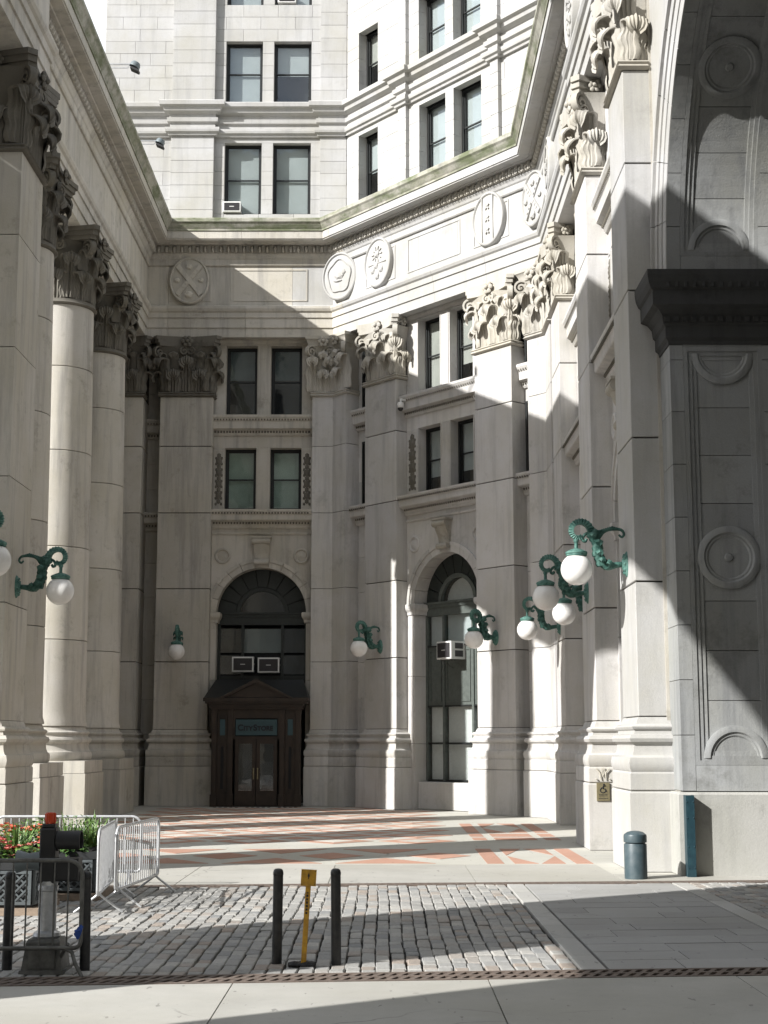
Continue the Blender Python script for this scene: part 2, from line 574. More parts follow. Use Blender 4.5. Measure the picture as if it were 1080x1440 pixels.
# drains (channel grates across the road)
def drain(label, fy, w, x0, x1, bar):
    t = thing('drain_grate', label, 'drain grate', (0, fy(0), 0))
    b = MB()
    b.prism([(x0, fy(x0) - w / 2), (x1, fy(x1) - w / 2), (x1, fy(x1) + w / 2), (x0, fy(x0) + w / 2)], -.055, -.045)
    part('channel_bed', (b, 'pit'), t)
    b = MB()
    for s in (-1, 0, 1):
        e = w / 2 - .025
        b.prism([(x0, fy(x0) + s * e - .03), (x1, fy(x1) + s * e - .03), (x1, fy(x1) + s * e + .03), (x0, fy(x0) + s * e + .03)], -.03, .004)
    part('rail', (b, 'rust'), t)
    b = MB()
    x = x0
    while x < x1:
        y = fy(x)
        b.prism([(x - .1, y - w / 2 + .02), (x - .1 + bar, y - w / 2 + .02), (x + .1 + bar, y + w / 2 - .02), (x + .1, y + w / 2 - .02)], -.03, .002)
        x += bar * 2.1
    part('grate_bar', (b, 'rust'), t, kind='stuff')
drain('rusty cast iron drain channel along the near edge of the cobbled road', gy, .50, -8, 9, .055)
drain('narrow rusty drain channel between far cobbles and court pavement', gy2, .30, -8, 9, .06)

# cobbles
def sett_geo(b, cx, cy, w, l, dz, rnd):
    hx, hy = w / 2, l / 2
    j = lambda: rnd.uniform(-.008, .008)
    e = .010
    q = [(-1, -1), (1, -1), (1, 1), (-1, 1)]
    lo = [(cx + sx * hx + j(), cy + sy * hy + 2 * j(), -.055) for sx, sy in q]
    mid = [(x, y, dz - .010) for x, y, z in lo]
    top = [(x - sx * e, y - sy * e * 2.0, dz + rnd.uniform(-.003, .003)) for (x, y, z), (sx, sy) in zip(lo, q)]
    b.add(lo + mid + top + [(cx, cy, dz + .003)],
          [(i, (i + 1) % 4, 4 + (i + 1) % 4, 4 + i) for i in range(4)] + [(4 + i, 4 + (i + 1) % 4, 8 + (i + 1) % 4, 8 + i) for i in range(4)] +
          [(8 + i, 8 + (i + 1) % 4, 12) for i in range(4)])
rnd = random.Random(3)
proto = []
for k in range(10):
    b = MB()
    sett_geo(b, 0, 0, .14, .31, 0, rnd)
    proto.append(b.mesh('cobblestone', 'cobble', smooth=20))
cells = []
def cob_area(x0, x1, w=.156, mean=.33):
    x = x0
    while x < x1 - .05:
        wob = rnd.uniform(0, 6)
        y = gy(x) + .27 + rnd.uniform(0, .25)
        y = gy(x) + .27
        first = True
        while y < gy2(x) - .17:
            l = mean * rnd.uniform(.72, 1.3) * (rnd.uniform(.5, 1) if first else 1)
            first = False
            l = min(l, gy2(x) - .17 - y)
            if l < .12: break
            cx = x + w / 2 + .010 * math.sin(y * .9 + wob * .3) + rnd.uniform(-.006, .006)
            cells.append((cx, y + l / 2, w - .016, l - .024, rnd.uniform(-.009, .009)))
            y += l
        x += w
cob_area(-8.2, 1.95)
cob_area(4.95, 8.6)
cells.sort(key=lambda c: (abs(c[0]) > (c[1] * .27)) * 100 + c[1])
for k, (cx, cy, w, l, dz) in enumerate(cells[:300]):
    part('cobblestone', proto[k % 10], road, Matrix.Translation((cx, cy, dz)) @ Matrix.Diagonal((w / .14, l / .31, 1, 1)))
b = MB()
tn = []
for cx, cy, w, l, dz in cells[300:]:
    sett_geo(b, cx, cy, w, l, dz, rnd)
    tn += [rnd.random()] * 13
me = b.mesh('cobblestone_field', 'cobble', smooth=20, recalc=True)
at = me.attributes.new('tint', 'FLOAT', 'POINT')
at.data.foreach_set('value', tn)
part('cobblestone_field', me, road, kind='stuff')
# lane of long pavers with border strips
for (x0, x1) in ((1.97, 2.24), (4.66, 4.93)):
    y = gy(x0) + .27
    while y < gy2(x0) - .2:
        l = min(rnd.uniform(.9, 1.5), gy2(x0) - .17 - y)
        b = MB()
        b.bbox(x0 + .006, x1 - .006, 0, .06, 0, l - .014, .005)
        part('border_stone', (b, 'flagl'), road, Matrix.Translation((0, y, .003)) @ Matrix(((1, 0, 0, 0), (0, 0, 1, 0), (0, -1, 0, 0), (0, 0, 0, 1))))
        y += l
y = gy(3.4) + .27
k = 0
while y < 24.8:
    h = .62
    x = 2.26
    cut = [2.26, 3.0 + rnd.uniform(0, 1.0), 4.64] if k % 2 else [2.26, 3.0 + rnd.uniform(-.4, .2), 4.0 + rnd.uniform(0, .2), 4.64]
    for a, c in zip(cut, cut[1:]):
        y0 = y + .09 * ((a + c) / 2 - 3.4)
        y1 = min(y0 + h, gy2(a) - .165)
        if y1 - y0 < .05: continue
        b = MB()
        b.prism([(a + .006, y0 + .006 - .045 * (c - a)), (c - .006, y0 + .006 + .045 * (c - a)), (c - .006, y1 - .006 + (.045 * (c - a) if y1 == y0 + h else 0)), (a + .006, y1 - .006 - (.045 * (c - a) if y1 == y0 + h else 0))], -.055, rnd.uniform(-.002, .004))
        part('lane_paver', (b, 'flag'), road)
    y += h
    k += 1

# patterned court floor: argyle field, a band of lozenges, square panels
def tile(pts, mat='tile', z=.001):
    b = MB()
    b.prism(pts, -.011, z - .006)
    part('floor_tile', (b, mat), court)
def loz(cx, cy, w, h):
    return [(cx - w / 2, cy), (cx, cy - h / 2), (cx + w / 2, cy), (cx, cy + h / 2)]
for k in range(5):
    cx = -7.5 + k * 2.15
    tile(loz(cx, 30.8, 1.3, 1.7))
    if k == 4: break
    tile([(cx + 1.08 - .9, 32.7), (cx + 1.08, 31.4), (cx + 1.08 + .9, 32.7)])
    tile([(cx + 1.08 - .95, 28.9), (cx + 1.08 + .95, 28.9), (cx + 1.08, 30.2)])
fx0, fx1, fy0, fy1 = -7.9, 1.75, 34.3, 53.4
nx, ny = 5, 9
wx, wy = (fx1 - fx0) / nx, (fy1 - fy0) / ny
for i in range(nx):
    for j in range(ny):
        cx, cy = fx0 + (i + .5) * wx, fy0 + (j + .5) * wy
        lim = OD[0] + (54.3 - cy) / .7770 * .6295 - .6
        if cx > lim: continue
        tile(loz(cx, cy, wx * .94, wy * .94))
        tile(loz(cx, cy, wx * .5, wy * .5), 'tilel', .0045)
        if i < nx - 1 and j < ny - 1:
            tile(loz(cx + wx / 2, cy + wy / 2, wx * .42, wy * .42))
def panel(x0, x1, y0, y1):
    bw = .32
    tile([(x0, y0), (x0 + bw, y0), (x0 + bw, y1), (x0, y1)])
    tile([(x1 - bw, y0), (x1, y0), (x1, y1), (x1 - bw, y1)])
    a, c = x0 + bw + .2, x1 - bw - .2
    m, n_ = (a + c) / 2, (y0 + y1) / 2
    # four corner triangles leave a cream lozenge in the middle
    tile([(a, y0), (m - .03, y0), (a, n_ - .1)])
    tile([(m + .03, y0), (c, y0), (c, n_ - .1)])
    tile([(a, n_ + .1), (m - .03, y1), (a, y1)])
    tile([(c, n_ + .1), (c, y1), (m + .03, y1)])
panel(1.95, 3.95, 28.85, 32.8)
panel(2.1, 4.15, 38.6, 42.8)
for a, c in ((35.7, 36.6), (37.0, 38.1)):
    tile([(2.1, a), (2.42, a), (2.42, c), (2.1, c)])
    tile([(2.62, a), (3.6, a), (3.6, c), (2.62, c)])
    tile([(3.8, a), (4.15, a), (4.15, c), (3.8, c)])
# worn pale lettering-like mosaic strip before the store door is a plain row of small dark tiles
b = MB()
for k in range(16):
    if k % 6 == 5: continue
    b.box(-6.0 + k * .19, -5.9 + k * .19, 53.35, 53.6, -.011, -.003)
part('mosaic_strip', (b, 'gap'), court, kind='stuff')

# ------------------------------------------------------------------ carved ornament
def leaf_geo(b, T, h, w, rc, out0=.02, nu=12, nv=18):
    # an acanthus leaf: rises along -y side and curls outward over at the top
    pts = []
    L1 = h - rc
    arc = rc * R(235)
    tot = L1 + arc
    for i in range(nv + 1):
        t = i / nv
        s_ = t * tot
        if s_ < L1:
            q = s_ / L1
            o, z = out0 + .05 * q * q * h, s_
            nrm = (1, 0)
            cur = 0
        else:
            ph = PI - (s_ - L1) / rc
            o = out0 + .05 * h + rc + rc * math.cos(ph)
            z = L1 + rc * math.sin(ph)
            nrm = (-math.cos(ph), -math.sin(ph))
            cur = (s_ - L1) / arc
        wd = w * (.78 + .22 * math.sin(PI * min(1, t / .62)))
        wd *= 1 + .13 * math.sin(2 * PI * 3.5 * t)
        if cur > 0:
            wd *= math.sqrt(max(.05, 1 - (cur * .97) ** 3.2)) * 1.08
        for k in range(nu + 1):
            u = -1 + 2 * k / nu
            rib = .02 * w * math.cos(6 * PI * u) + (.05 * w if abs(u) < .01 else 0) + .010 * w * math.sin(2 * PI * 4.5 * t + 1) * abs(u)
            oo = o - .12 * w * u * u * (1 - cur) - nrm[0] * rib
            zz = z - .22 * w * u * u * cur - nrm[1] * rib
            pts.append((u * wd / 2, -oo, zz))
    m = nu + 1
    fs = [(i * m + k, i * m + k + 1, (i + 1) * m + k + 1, (i + 1) * m + k) for i in range(nv) for k in range(nu)]
    n0 = len(pts)
    back = []
    for i in range(nv + 1):
        for k in range(m):
            x, y, z = pts[i * m + k]
            t_ = .035
            s_ = i / nv * tot
            ph = PI if s_ < L1 else PI - (s_ - L1) / rc
            back.append((x * .97, y - math.cos(ph) * t_ * -1, z - math.sin(ph) * t_))
    rim = []
    for i in range(nv):
        for k in (0, m - 1):
            rim.append((i * m + k, (i + 1) * m + k, n0 + (i + 1) * m + k, n0 + i * m + k))
    b.add(pts + back, fs + [tuple(n0 + q for q in reversed(f)) for f in fs] + rim +
          [(nv * m + k, nv * m + k + 1, n0 + nv * m + k + 1, n0 + nv * m + k) for k in range(nu)], T)

def volute_geo(b, T, r=.24, w=.16, turns=1.6, stem=.75):
    # scroll in the local yz plane, outward = -y, rising from a stem
    pts = []
    n = int(14 * turns)
    for i in range(6):
        q = i / 6
        pts.append((-.05 - (q ** 1.6) * stem * .55, -stem * .8 * (1 - q) ** 1.1))
    cy, cz = pts[-1][0] - .02, -r * .8
    cy = -stem * .55 - .05
    cc = (cy, -r)
    res = pts[:-1]
    for i in range(n + 1):
        a = PI / 2 + .9 - i / n * turns * 2 * PI
        rr = r * (1 - .82 * i / n)
        res.append((cc[0] - math.cos(a) * -rr * -1, cc[1] + math.sin(a) * rr))
    th = [.05 + .02 * math.sin(i) * 0 for i in range(len(res))]
    vs, fs = [], []
    m = len(res)
    for i, (y, z) in enumerate(res):
        y0, z0 = res[max(0, i - 1)]
        y1, z1 = res[min(m - 1, i + 1)]
        dy, dz = y1 - y0, z1 - z0
        L = math.hypot(dy, dz) or 1
        ny_, nz_ = -dz / L, dy / L
        t = .032
        ww = w / 2 * (1 - .35 * i / m)
        for sx, sn in ((-1, -1), (1, -1), (1, 1), (-1, 1)):
            vs.append((sx * ww, y + ny_ * t * sn, z + nz_ * t * sn))
    for i in range(m - 1):
        for k in range(4):
            fs.append((i * 4 + k, i * 4 + (k + 1) % 4, (i + 1) * 4 + (k + 1) % 4, (i + 1) * 4 + k))
    fs += [(0, 1, 2, 3), tuple((m - 1) * 4 + k for k in range(4))]
    b.add(vs, fs, T)
    b.ico((0, cc[0], cc[1]), r * .3, T, (w / r * .9, 1, 1))

def fleuron(b, T, r=.17):
    for k in range(6):
        a = k * PI / 3
        b.ico((math.cos(a) * r * .75, -.03, math.sin(a) * r * .75), r * .5, T, (1, .8, 1))
    b.ico((0, -.09, 0), r * .45, T)

def TZ(x, y, z, a=0.):
    return Matrix.Translation((x, y, z)) @ Matrix.Rotation(a, 4, 'Z')

CAPH = 2.15
def abacus(b, outline):
    # outline: list of plan points; built as three stepped layers
    cx = sum(p[0] for p in outline) / len(outline)
    cy = sum(p[1] for p in outline) / len(outline)
    def sc_(k):
        return [(cx + (x - cx) * k, cy + (y - cy) * k) for x, y in outline]
    b.prism(sc_(.90), 1.76, 1.88)
    b.prism(sc_(.95), 1.88, 2.02)
    b.prism(sc_(1.0), 2.02, CAPH)

def cap_pilaster(w, d, mat='carved'):
    # capital for a flat pilaster: local x centred, front at y=0, returns back to y=d
    b = MB()
    h = w / 2
    b.sweep([(-h, d), (-h, 0), (h, 0), (h, d)], [(0, -.16), (.06, -.15), (.10, -.11), (.06, -.07), (.05, -.05), (.09, -.02), (.05, .02), (0, .02)])
    b.sweep([(-h + .04, d), (-h + .04, .04), (h - .04, .04), (h - .04, d)], [(-.3, 0), (0, 0), (.02, 1.2), (.10, 1.6), (.18, 1.78), (-.3, 1.78)])
    lw = w * .42
    for x in (-w * .25, w * .25):
        leaf_geo(b, TZ(x, .02, 0), .86, lw * .9, .16)
    for s in (-1, 1):
        leaf_geo(b, TZ(s * (h - .03), d * .5, 0, s * PI / 2), .86, lw * .8, .16)
    leaf_geo(b, TZ(0, .04, .05), 1.30, lw * .9, .17, .05)
    for s in (-1, 1):
        leaf_geo(b, TZ(s * (h - .1), .1, .05, s * PI / 4), 1.30, lw * .9, .17, .03)
        leaf_geo(b, TZ(s * (h * .52), .04, .5), 1.05, lw * .5, .10, .06, 6, 10)
        volute_geo(b, TZ(s * (h - .18), .18, 1.78, s * PI / 4), .26, .2, 1.6, .62)
        volute_geo(b, TZ(s * .10, -.02, 1.76, -s * PI / 2 * .8), .17, .12, 1.5, .34)
        leaf_geo(b, TZ(s * (h - .22), .12, .9, s * PI / 4), .62, .4, .13, .18, 6, 10)
    e = .30
    out = [(-h - .02, d), (-h - .05, d * .6), (-h - e, -.12), (-h - e + .16, -e)]
    for k in range(1, 8):
        t = k / 8
        x = -h - e + .16 + (2 * h + 2 * e - .32) * t
        out.append((x, -e + .22 * math.sin(PI * t)))
    out += [(h + e - .16, -e), (h + e, -.12), (h + .05, d * .6), (h + .02, d)]
    abacus(b, out)
    fleuron(b, TZ(0, -.16, 1.95), .19)
    for s in (-1, 1):
        fleuron(b, TZ(s * (h + .1), d * .5, 1.95, s * PI / 2), .13)
    return b.mesh('capital', mat, smooth=45)

def cap_column(r):
    b = MB()
    b.lathe([(r - .05, -.16), (r + .06, -.15), (r + .10, -.11), (r + .05, -.06), (r + .05, 0), (r - .03, .03), (r - .03, 1.2), (r + .05, 1.6), (r + .16, 1.78), (0.1, 1.78)], 32)
    for k in range(8):
        a = k * PI / 4
        c, s = math.cos(a), math.sin(a)
        ra = r - .05
        leaf_geo(b, TZ(s * ra, -c * ra, 0, a), .86, .70, .15, .03)
        a2 = a + PI / 8
        c, s = math.cos(a2), math.sin(a2)
        leaf_geo(b, TZ(s * ra, -c * ra, .05, a2), 1.32, .68, .17, .05)
    for k in range(4):
        a = PI / 4 + k * PI / 2
        c, s = math.cos(a), math.sin(a)
        ra = r - .02
        volute_geo(b, TZ(s * ra, -c * ra, 1.78, a), .26, .2, 1.6, .7)
        leaf_geo(b, TZ(s * ra, -c * ra, .9, a), .62, .4, .13, .14, 6, 10)
        a = k * PI / 2
        c, s = math.cos(a), math.sin(a)
        for q in (-1, 1):
            volute_geo(b, TZ(s * (r + .04) + c * q * .12, -c * (r + .04) + s * q * .12, 1.76, a - q * PI / 2 * .8), .17, .12, 1.5, .34)
        fleuron(b, TZ(s * (r + .25), -c * (r + .25), 1.95, a), .18)
    out = []
    e = r + .36
    for k in range(4):
        a = k * PI / 2
        c, s = math.cos(a), math.sin(a)
        for i in range(0, 9):
            t = i / 8
            x = -e + .14 + (2 * e - .28) * t
            y = -e + .2 * math.sin(PI * t)
            out.append((x * c - y * s, x * s + y * c))
    abacus(b, out)
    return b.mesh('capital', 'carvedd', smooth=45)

BASEP = [(-.2, 1.74), (.18, 1.74), (.21, 1.80), (.22, 1.90), (.20, 1.98), (.16, 2.0), (.145, 2.03), (.12, 2.10), (.11, 2.20), (.14, 2.24), (.18, 2.26), (.2, 2.32), (.17, 2.38), (.10, 2.40), (.09, 2.46), (.13, 2.49), (.14, 2.53), (.10, 2.57), (.05, 2.58), (.03, 2.64), (0, 2.70), (-.2, 2.70)]
JZ = [2.70, 5.15, 7.83, 10.65, 13.16, 15.05]
_caps = {}
def pilaster(parent, T, x0, x1, d=1.35, mat='stone', ped=True, joints=JZ, name='pilaster'):
    w = x1 - x0
    cx = (x0 + x1) / 2
    T0 = T @ Matrix.Translation((cx, 0, 0))
    h = w / 2
    b = MB()
    b.box(-h + .05, h - .05, .05, d - .05, 2.0, 15.0)
    p = part(name, (b, 'joint'), parent, T0)
    for a, c in zip(joints, joints[1:]):
        b = MB()
        g = .015
        b.sweep([(-h, d), (-h, .012), (-h + .012, 0), (h - .012, 0), (h, .012), (h, d)], [(-.06, a + g), (-.012, a + g), (0, a + g + .012), (0, c - g - .012), (-.012, c - g), (-.06, c - g)])
        part('shaft_stone', (b, mat), p, T0)
    b = MB()
    b.sweep([(-h, d), (-h, 0), (h, 0), (h, d)], BASEP)
    part('base', (b, mat, 40), p, T0)
    b = MB()
    b.sweep([(-h, d), (-h, 0), (h, 0), (h, d)], [(-.2, 1.40), (.18, 1.40), (.20, 1.42), (.20, 1.70), (.18, 1.735), (-.2, 1.735)])
    part('plinth_cap', (b, mat), p, T0)
    b = MB()
    b.sweep([(-h, d), (-h, 0), (h, 0), (h, d)], [(-.2, 0.0), (.22, 0), (.22, 1.36), (.20, 1.39), (-.2, 1.39)])
    part('pedestal', (b, mat), p, T0)
    key = (round(w, 2), mat)
    if key not in _caps:
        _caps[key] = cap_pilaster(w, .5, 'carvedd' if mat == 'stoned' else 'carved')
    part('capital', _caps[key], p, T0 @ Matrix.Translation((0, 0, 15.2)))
    return p

# ------------------------------------------------------------------ windows
def window(parent, T, w, h, kind='blind', sill=True):
    # origin: bottom centre of the opening; y=0 is the glass plane
    b = MB()
    f = .075
    hw = w / 2
    b.box(-hw, -hw + f, -.05, .08, 0, h)
    b.box(hw - f, hw, -.05, .08, 0, h)
    b.box(-hw + f, hw - f, -.05, .08, h - f, h)
    b.box(-hw + f, hw - f, -.05, .08, 0, f)
    o = part('window', (b, 'frame'), parent, T)
    # sashes
    m = h * .5
    for z0, z1, y in ((m, h - f, 0), (f, m + .05, .03)):
        b = MB()
        s = .05
        b.box(-hw + f, -hw + f + s, y, y + .03, z0, z1)
        b.box(hw - f - s, hw - f, y, y + .03, z0, z1)
        b.box(-hw + f + s, hw - f - s, y, y + .03, z0, z0 + s)
        b.box(-hw + f + s, hw - f - s, y, y + .03, z1 - s, z1)
        part('sash', (b, 'frame'), o, T)
        b = MB()
        b.box(-hw + f + s, hw - f - s, y + .012, y + .016, z0 + s, z1 - s)
        part('pane', (b, 'glass'), o, T)
    bl = {'blind': [('blind', .03, 1.)], 'green': [('blindg', .03, 1)], 'half': [('blind', .45, 1.), ], 'dark': [('blindd', .55, 1)], 'three': [('blind', .25, 1)]}[kind]
    if kind == 'blind':
        bl = [(rnd.choice(('blind', 'blind', 'blindc')), rnd.choice((.03, .03, .03, .28, .5)), 1.)]
    for mt, a, c in bl:
        b = MB()
        z0, z1 = f + (h - 2 * f) * a, h - f
        n = 1 if kind == 'green' else int((z1 - z0) / .09)
        for i in range(n):
            q = (z1 - z0) / n
            b.add([(-hw + f, .13, z0 + i * q), (hw - f, .13, z0 + i * q), (hw - f, .115, z0 + i * q + q), (-hw + f, .115, z0 + i * q + q)], [(0, 1, 2, 3)])
        part('blind', (b, mt), o, T)
    b = MB()
    b.add([(-hw, .09, 0), (hw, .09, 0), (hw, .09, h), (-hw, .09, h), (-hw, .5, 0), (hw, .5, 0), (hw, .5, h), (-hw, .5, h)],
          [(4, 5, 6, 7), (0, 1, 5, 4), (1, 2, 6, 5), (2, 3, 7, 6), (3, 0, 4, 7)])
    part('room_lining', (b, 'room'), o, T)
    return o

STR1 = [(-.1, 10.12), (.06, 10.12), (.10, 10.17), (.10, 10.24), (.14, 10.30), (.16, 10.36), (.36, 10.40), (.38, 10.44), (.38, 10.60), (.42, 10.66), (.46, 10.74), (.46, 10.80), (-.1, 10.84)]
STR2 = [(-.1, 13.66), (.06, 13.66), (.10, 13.72), (.12, 13.84), (.26, 13.90), (.28, 14.16), (.32, 14.22), (.38, 14.32), (.38, 14.40), (-.1, 14.44)]
def strings(parent, T, x0, x1, y, mat='stone', which=(1, 2)):
    for k in which:
        b = MB()
        b.sweep([(x0, y), (x1, y)], STR1 if k == 1 else STR2)
        part('string_course', (b, mat), parent, T)
        b = MB()
        x = x0 + .04
        while x < x1 - .06:
            if k == 1:
                b.ico((x + .03, y - .15, 10.32), .045, None, (.8, 1, 1.1))
                b.box(x, x + .05, y - .455, y - .40, 10.63, 10.69)
            else:
                b.ico((x + .03, y - .12, 13.79), .05, None, (.8, 1, 1.1))
                b.box(x, x + .045, y - .34, y - .30, 14.19, 14.25)
            x += .11
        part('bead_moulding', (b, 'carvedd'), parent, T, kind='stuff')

def ring_seg(b, cx, cz, r0, r1, a0, a1, y0, y1, n=4, T=None):
    pts = [(cx + r1 * math.cos(a0 + (a1 - a0) * i / n), cz + r1 * math.sin(a0 + (a1 - a0) * i / n)) for i in range(n + 1)]
    pts += [(cx + r0 * math.cos(a1 + (a0 - a1) * i / n), cz + r0 * math.sin(a1 + (a0 - a1) * i / n)) for i in range(n + 1)]
    b.vprism(pts, y0, y1, T)

def scroll_key(parent, T, cx, z0, z1, y, mat='carved'):
    b = MB()
    prof = []
    n = 18
    for i in range(n + 1):
        t = i / n
        z = z1 - (z1 - z0) * t
        o = .30 - .16 * t + .05 * math.sin(t * 2 * PI + .4)
        prof.append((o, z))
    vs, fs = [], []
    m = 7
    for o, z in prof:
        t = (z1 - z) / (z1 - z0)
        w = (.31 - .06 * t)
        for k in range(m):
            u = -1 + 2 * k / (m - 1)
            vs.append((cx + u * w, y - o + (.03 if k in (1, 5) else 0) + .05 * u * u, z))
    for i in range(n):
        for k in range(m - 1):
            fs.append((i * m + k, i * m + k + 1, (i + 1) * m + k + 1, (i + 1) * m + k))
    o2 = len(vs)
    for i in range(n + 1):
        t = i / n
        w = .31 - .06 * t
        vs += [(cx - w, y + .05, prof[i][1]), (cx + w, y + .05, prof[i][1])]
    for i in range(n):
        fs.append((i * m, (i + 1) * m, o2 + 2 * (i + 1), o2 + 2 * i))
        fs.append((i * m + m - 1, o2 + 2 * i + 1, o2 + 2 * (i + 1) + 1, (i + 1) * m + m - 1))
    b.add(vs, fs)
    b.tube([(cx - .33, y - .26, z1 - .11), (cx + .33, y - .26, z1 - .11)], .12, 12)
    b.tube([(cx - .27, y - .14, z0 + .08), (cx + .27, y - .14, z0 + .08)], .10, 12)
    b.box(cx - .37, cx + .37, y - .36, y, z1, z1 + .06)
    part('keystone', (b, mat, 40), parent, T)

def bay(parent, T, c, hw, mat, kinds, door=None):
    """window bay: arch below, two window pairs above, wall plane at y=.5"""
    y = .5
    x0, x1 = c - hw, c + hw
    r = 1.66
    zs = 7.0
    # spandrel face, cut by the arch
    for s in (-1, 1):
        arc = [(c + s * (r + .33) * math.cos(a), zs + (r + .33) * math.sin(a)) for a in [PI / 2 * i / 12 for i in range(13)]]
        edge = c + s * hw
        mid = 8.75
        pts = arc + [(c, 10.12), (edge, 10.12), (edge, zs)]
        if s < 0: pts = pts[::-1]
        b = MB()
        b.vprism(pts, y, y + .4)
        part('spandrel', (b, mat), parent, T)
        # joint lines radiating: raised stone facets
        b = MB()
        xr = c + s * (hw - .40)
        T2 = T @ Matrix.Translation((xr, y, 9.1)) @ Matrix.Rotation(PI / 2, 4, 'X')
        b.lathe([(.30, 0), (.30, .03), (.27, .055), (.235, .055), (.22, .02), (.2, -.01), (.12, .03), (0, .045)], 24)
        part('roundel', (b, mat, 35), parent, T2)
        # jamb stones
        for a, d_ in ((0, 2.2), (2.2, 4.5), (4.5, 6.62)):
            block('jamb_stone', parent, T, min(c + s * r, edge), max(c + s * r, edge), y, y + .55, a + .006, d_ - .006, mat)
        b = MB()
        xa, xb = min(c + s * (r - .04), edge), max(c + s * (r - .04), edge)
        if s < 0:
            poly = [(xa, y), (xb, y), (xb, y + .5)]
        else:
            poly = [(xa, y + .5), (xa, y), (xb, y)]
        b.sweep(poly, [(0, 6.62), (.03, 6.62), (.04, 6.72), (.10, 6.80), (.12, 6.86), (.12, 6.96), (.10, 7.0), (0, 7.0)])
        part('impost', (b, mat), parent, T)
    nv = 11
    for k in range(nv):
        a0, a1 = PI * k / nv, PI * (k + 1) / nv
        b = MB()
        g = .004
        ring_seg(b, c, zs, r, r + .22, a0 + g, a1 - g, y - .03, y + .55)
        ring_seg(b, c, zs, r + .222, r + .35, a0 + g, a1 - g, y - .07, y + .02)
        part('voussoir', (b, mat), parent, T)
    scroll_key(parent, T, c, 8.78, 9.74, y)
    b = MB()
    b.sweep([(x0, y), (x1, y)], [(-.02, 9.90), (.04, 9.90), (.06, 9.94), (.05, 9.98), (0, 9.99)])
    part('fillet_moulding', (b, mat), parent, T)
    strings(parent, T, x0, x1, y, mat)
    # window storeys
    ww = 1.18
    mg = .26
    for z0, z1, kd, carved in ((10.84, 13.2, kinds[0], True), (14.44, 17.15, kinds[1], False)):
        for s in (-1, 1):
            xe = c + s * (mg + ww)
            a, d_ = sorted((xe, c + s * hw))
            block('jamb_stone', parent, T, a, d_, y, y + .62, z0, z1, mat)
            if carved:
                b = MB()
                cxp = (a + d_) / 2
                wp = (d_ - a) * .34
                for q in range(9):
                    zz = z0 + .22 + q * (z1 - z0 - .4) / 9
                    b.ico((cxp, y, zz + .1), wp * (.9 if q % 2 else .6), None, (1, .5, 1.3))
                    b.ico((cxp - wp * .7, y, zz), .05, None, (1, .9, 1.4))
                    b.ico((cxp + wp * .7, y, zz), .05, None, (1, .9, 1.4))
                part('carved_pendant', (b, 'carvedd'), parent, T, kind='stuff')
                b = MB()
                for xx in (a + .02, d_ - .06):
                    b.box(xx, xx + .04, y - .02, y + .01, z0 + .1, z1 - .08)
                b.box(a + .06, d_ - .06, y - .02, y + .01, z1 - .12, z1 - .08)
                part('panel_edge', (b, mat), parent, T)
            window(parent, T @ Matrix.Translation((c + s * (mg + ww / 2), y + .42, z0)), ww, z1 - z0, kd)
        block('mullion_stone', parent, T, c - mg, c + mg, y + .005, y + .62, z0, z1, mat)
        b = MB()
        b.box(c - mg + .05, c - mg + .08, y - .02, y + .02, z0 + .06, z1 - .05)
        b.box(c + mg - .08, c + mg - .05, y - .02, y + .02, z0 + .06, z1 - .05)
        part('panel_edge', (b, mat), parent, T)
    b = MB()
    b.box(x0, x1, y, y + .6, 13.2, 13.66)
    part('lintel', (b, mat), parent, T)
    b = MB()
    b.box(x0, x1, y - .01, y + .6, 17.15, 17.42)
    b.sweep([(x0, y), (x1, y)], [(0, 17.2), (.06, 17.22), (.1, 17.3), (.1, 17.42), (0, 17.42)])
    part('lintel', (b, mat), parent, T)
    # dark lining behind everything
    b = MB()
    b.box(x0, x1, y + 1.9, y + 2.0, 0, 9.4)
    part('dark_interior', (b, 'room'), parent, T)

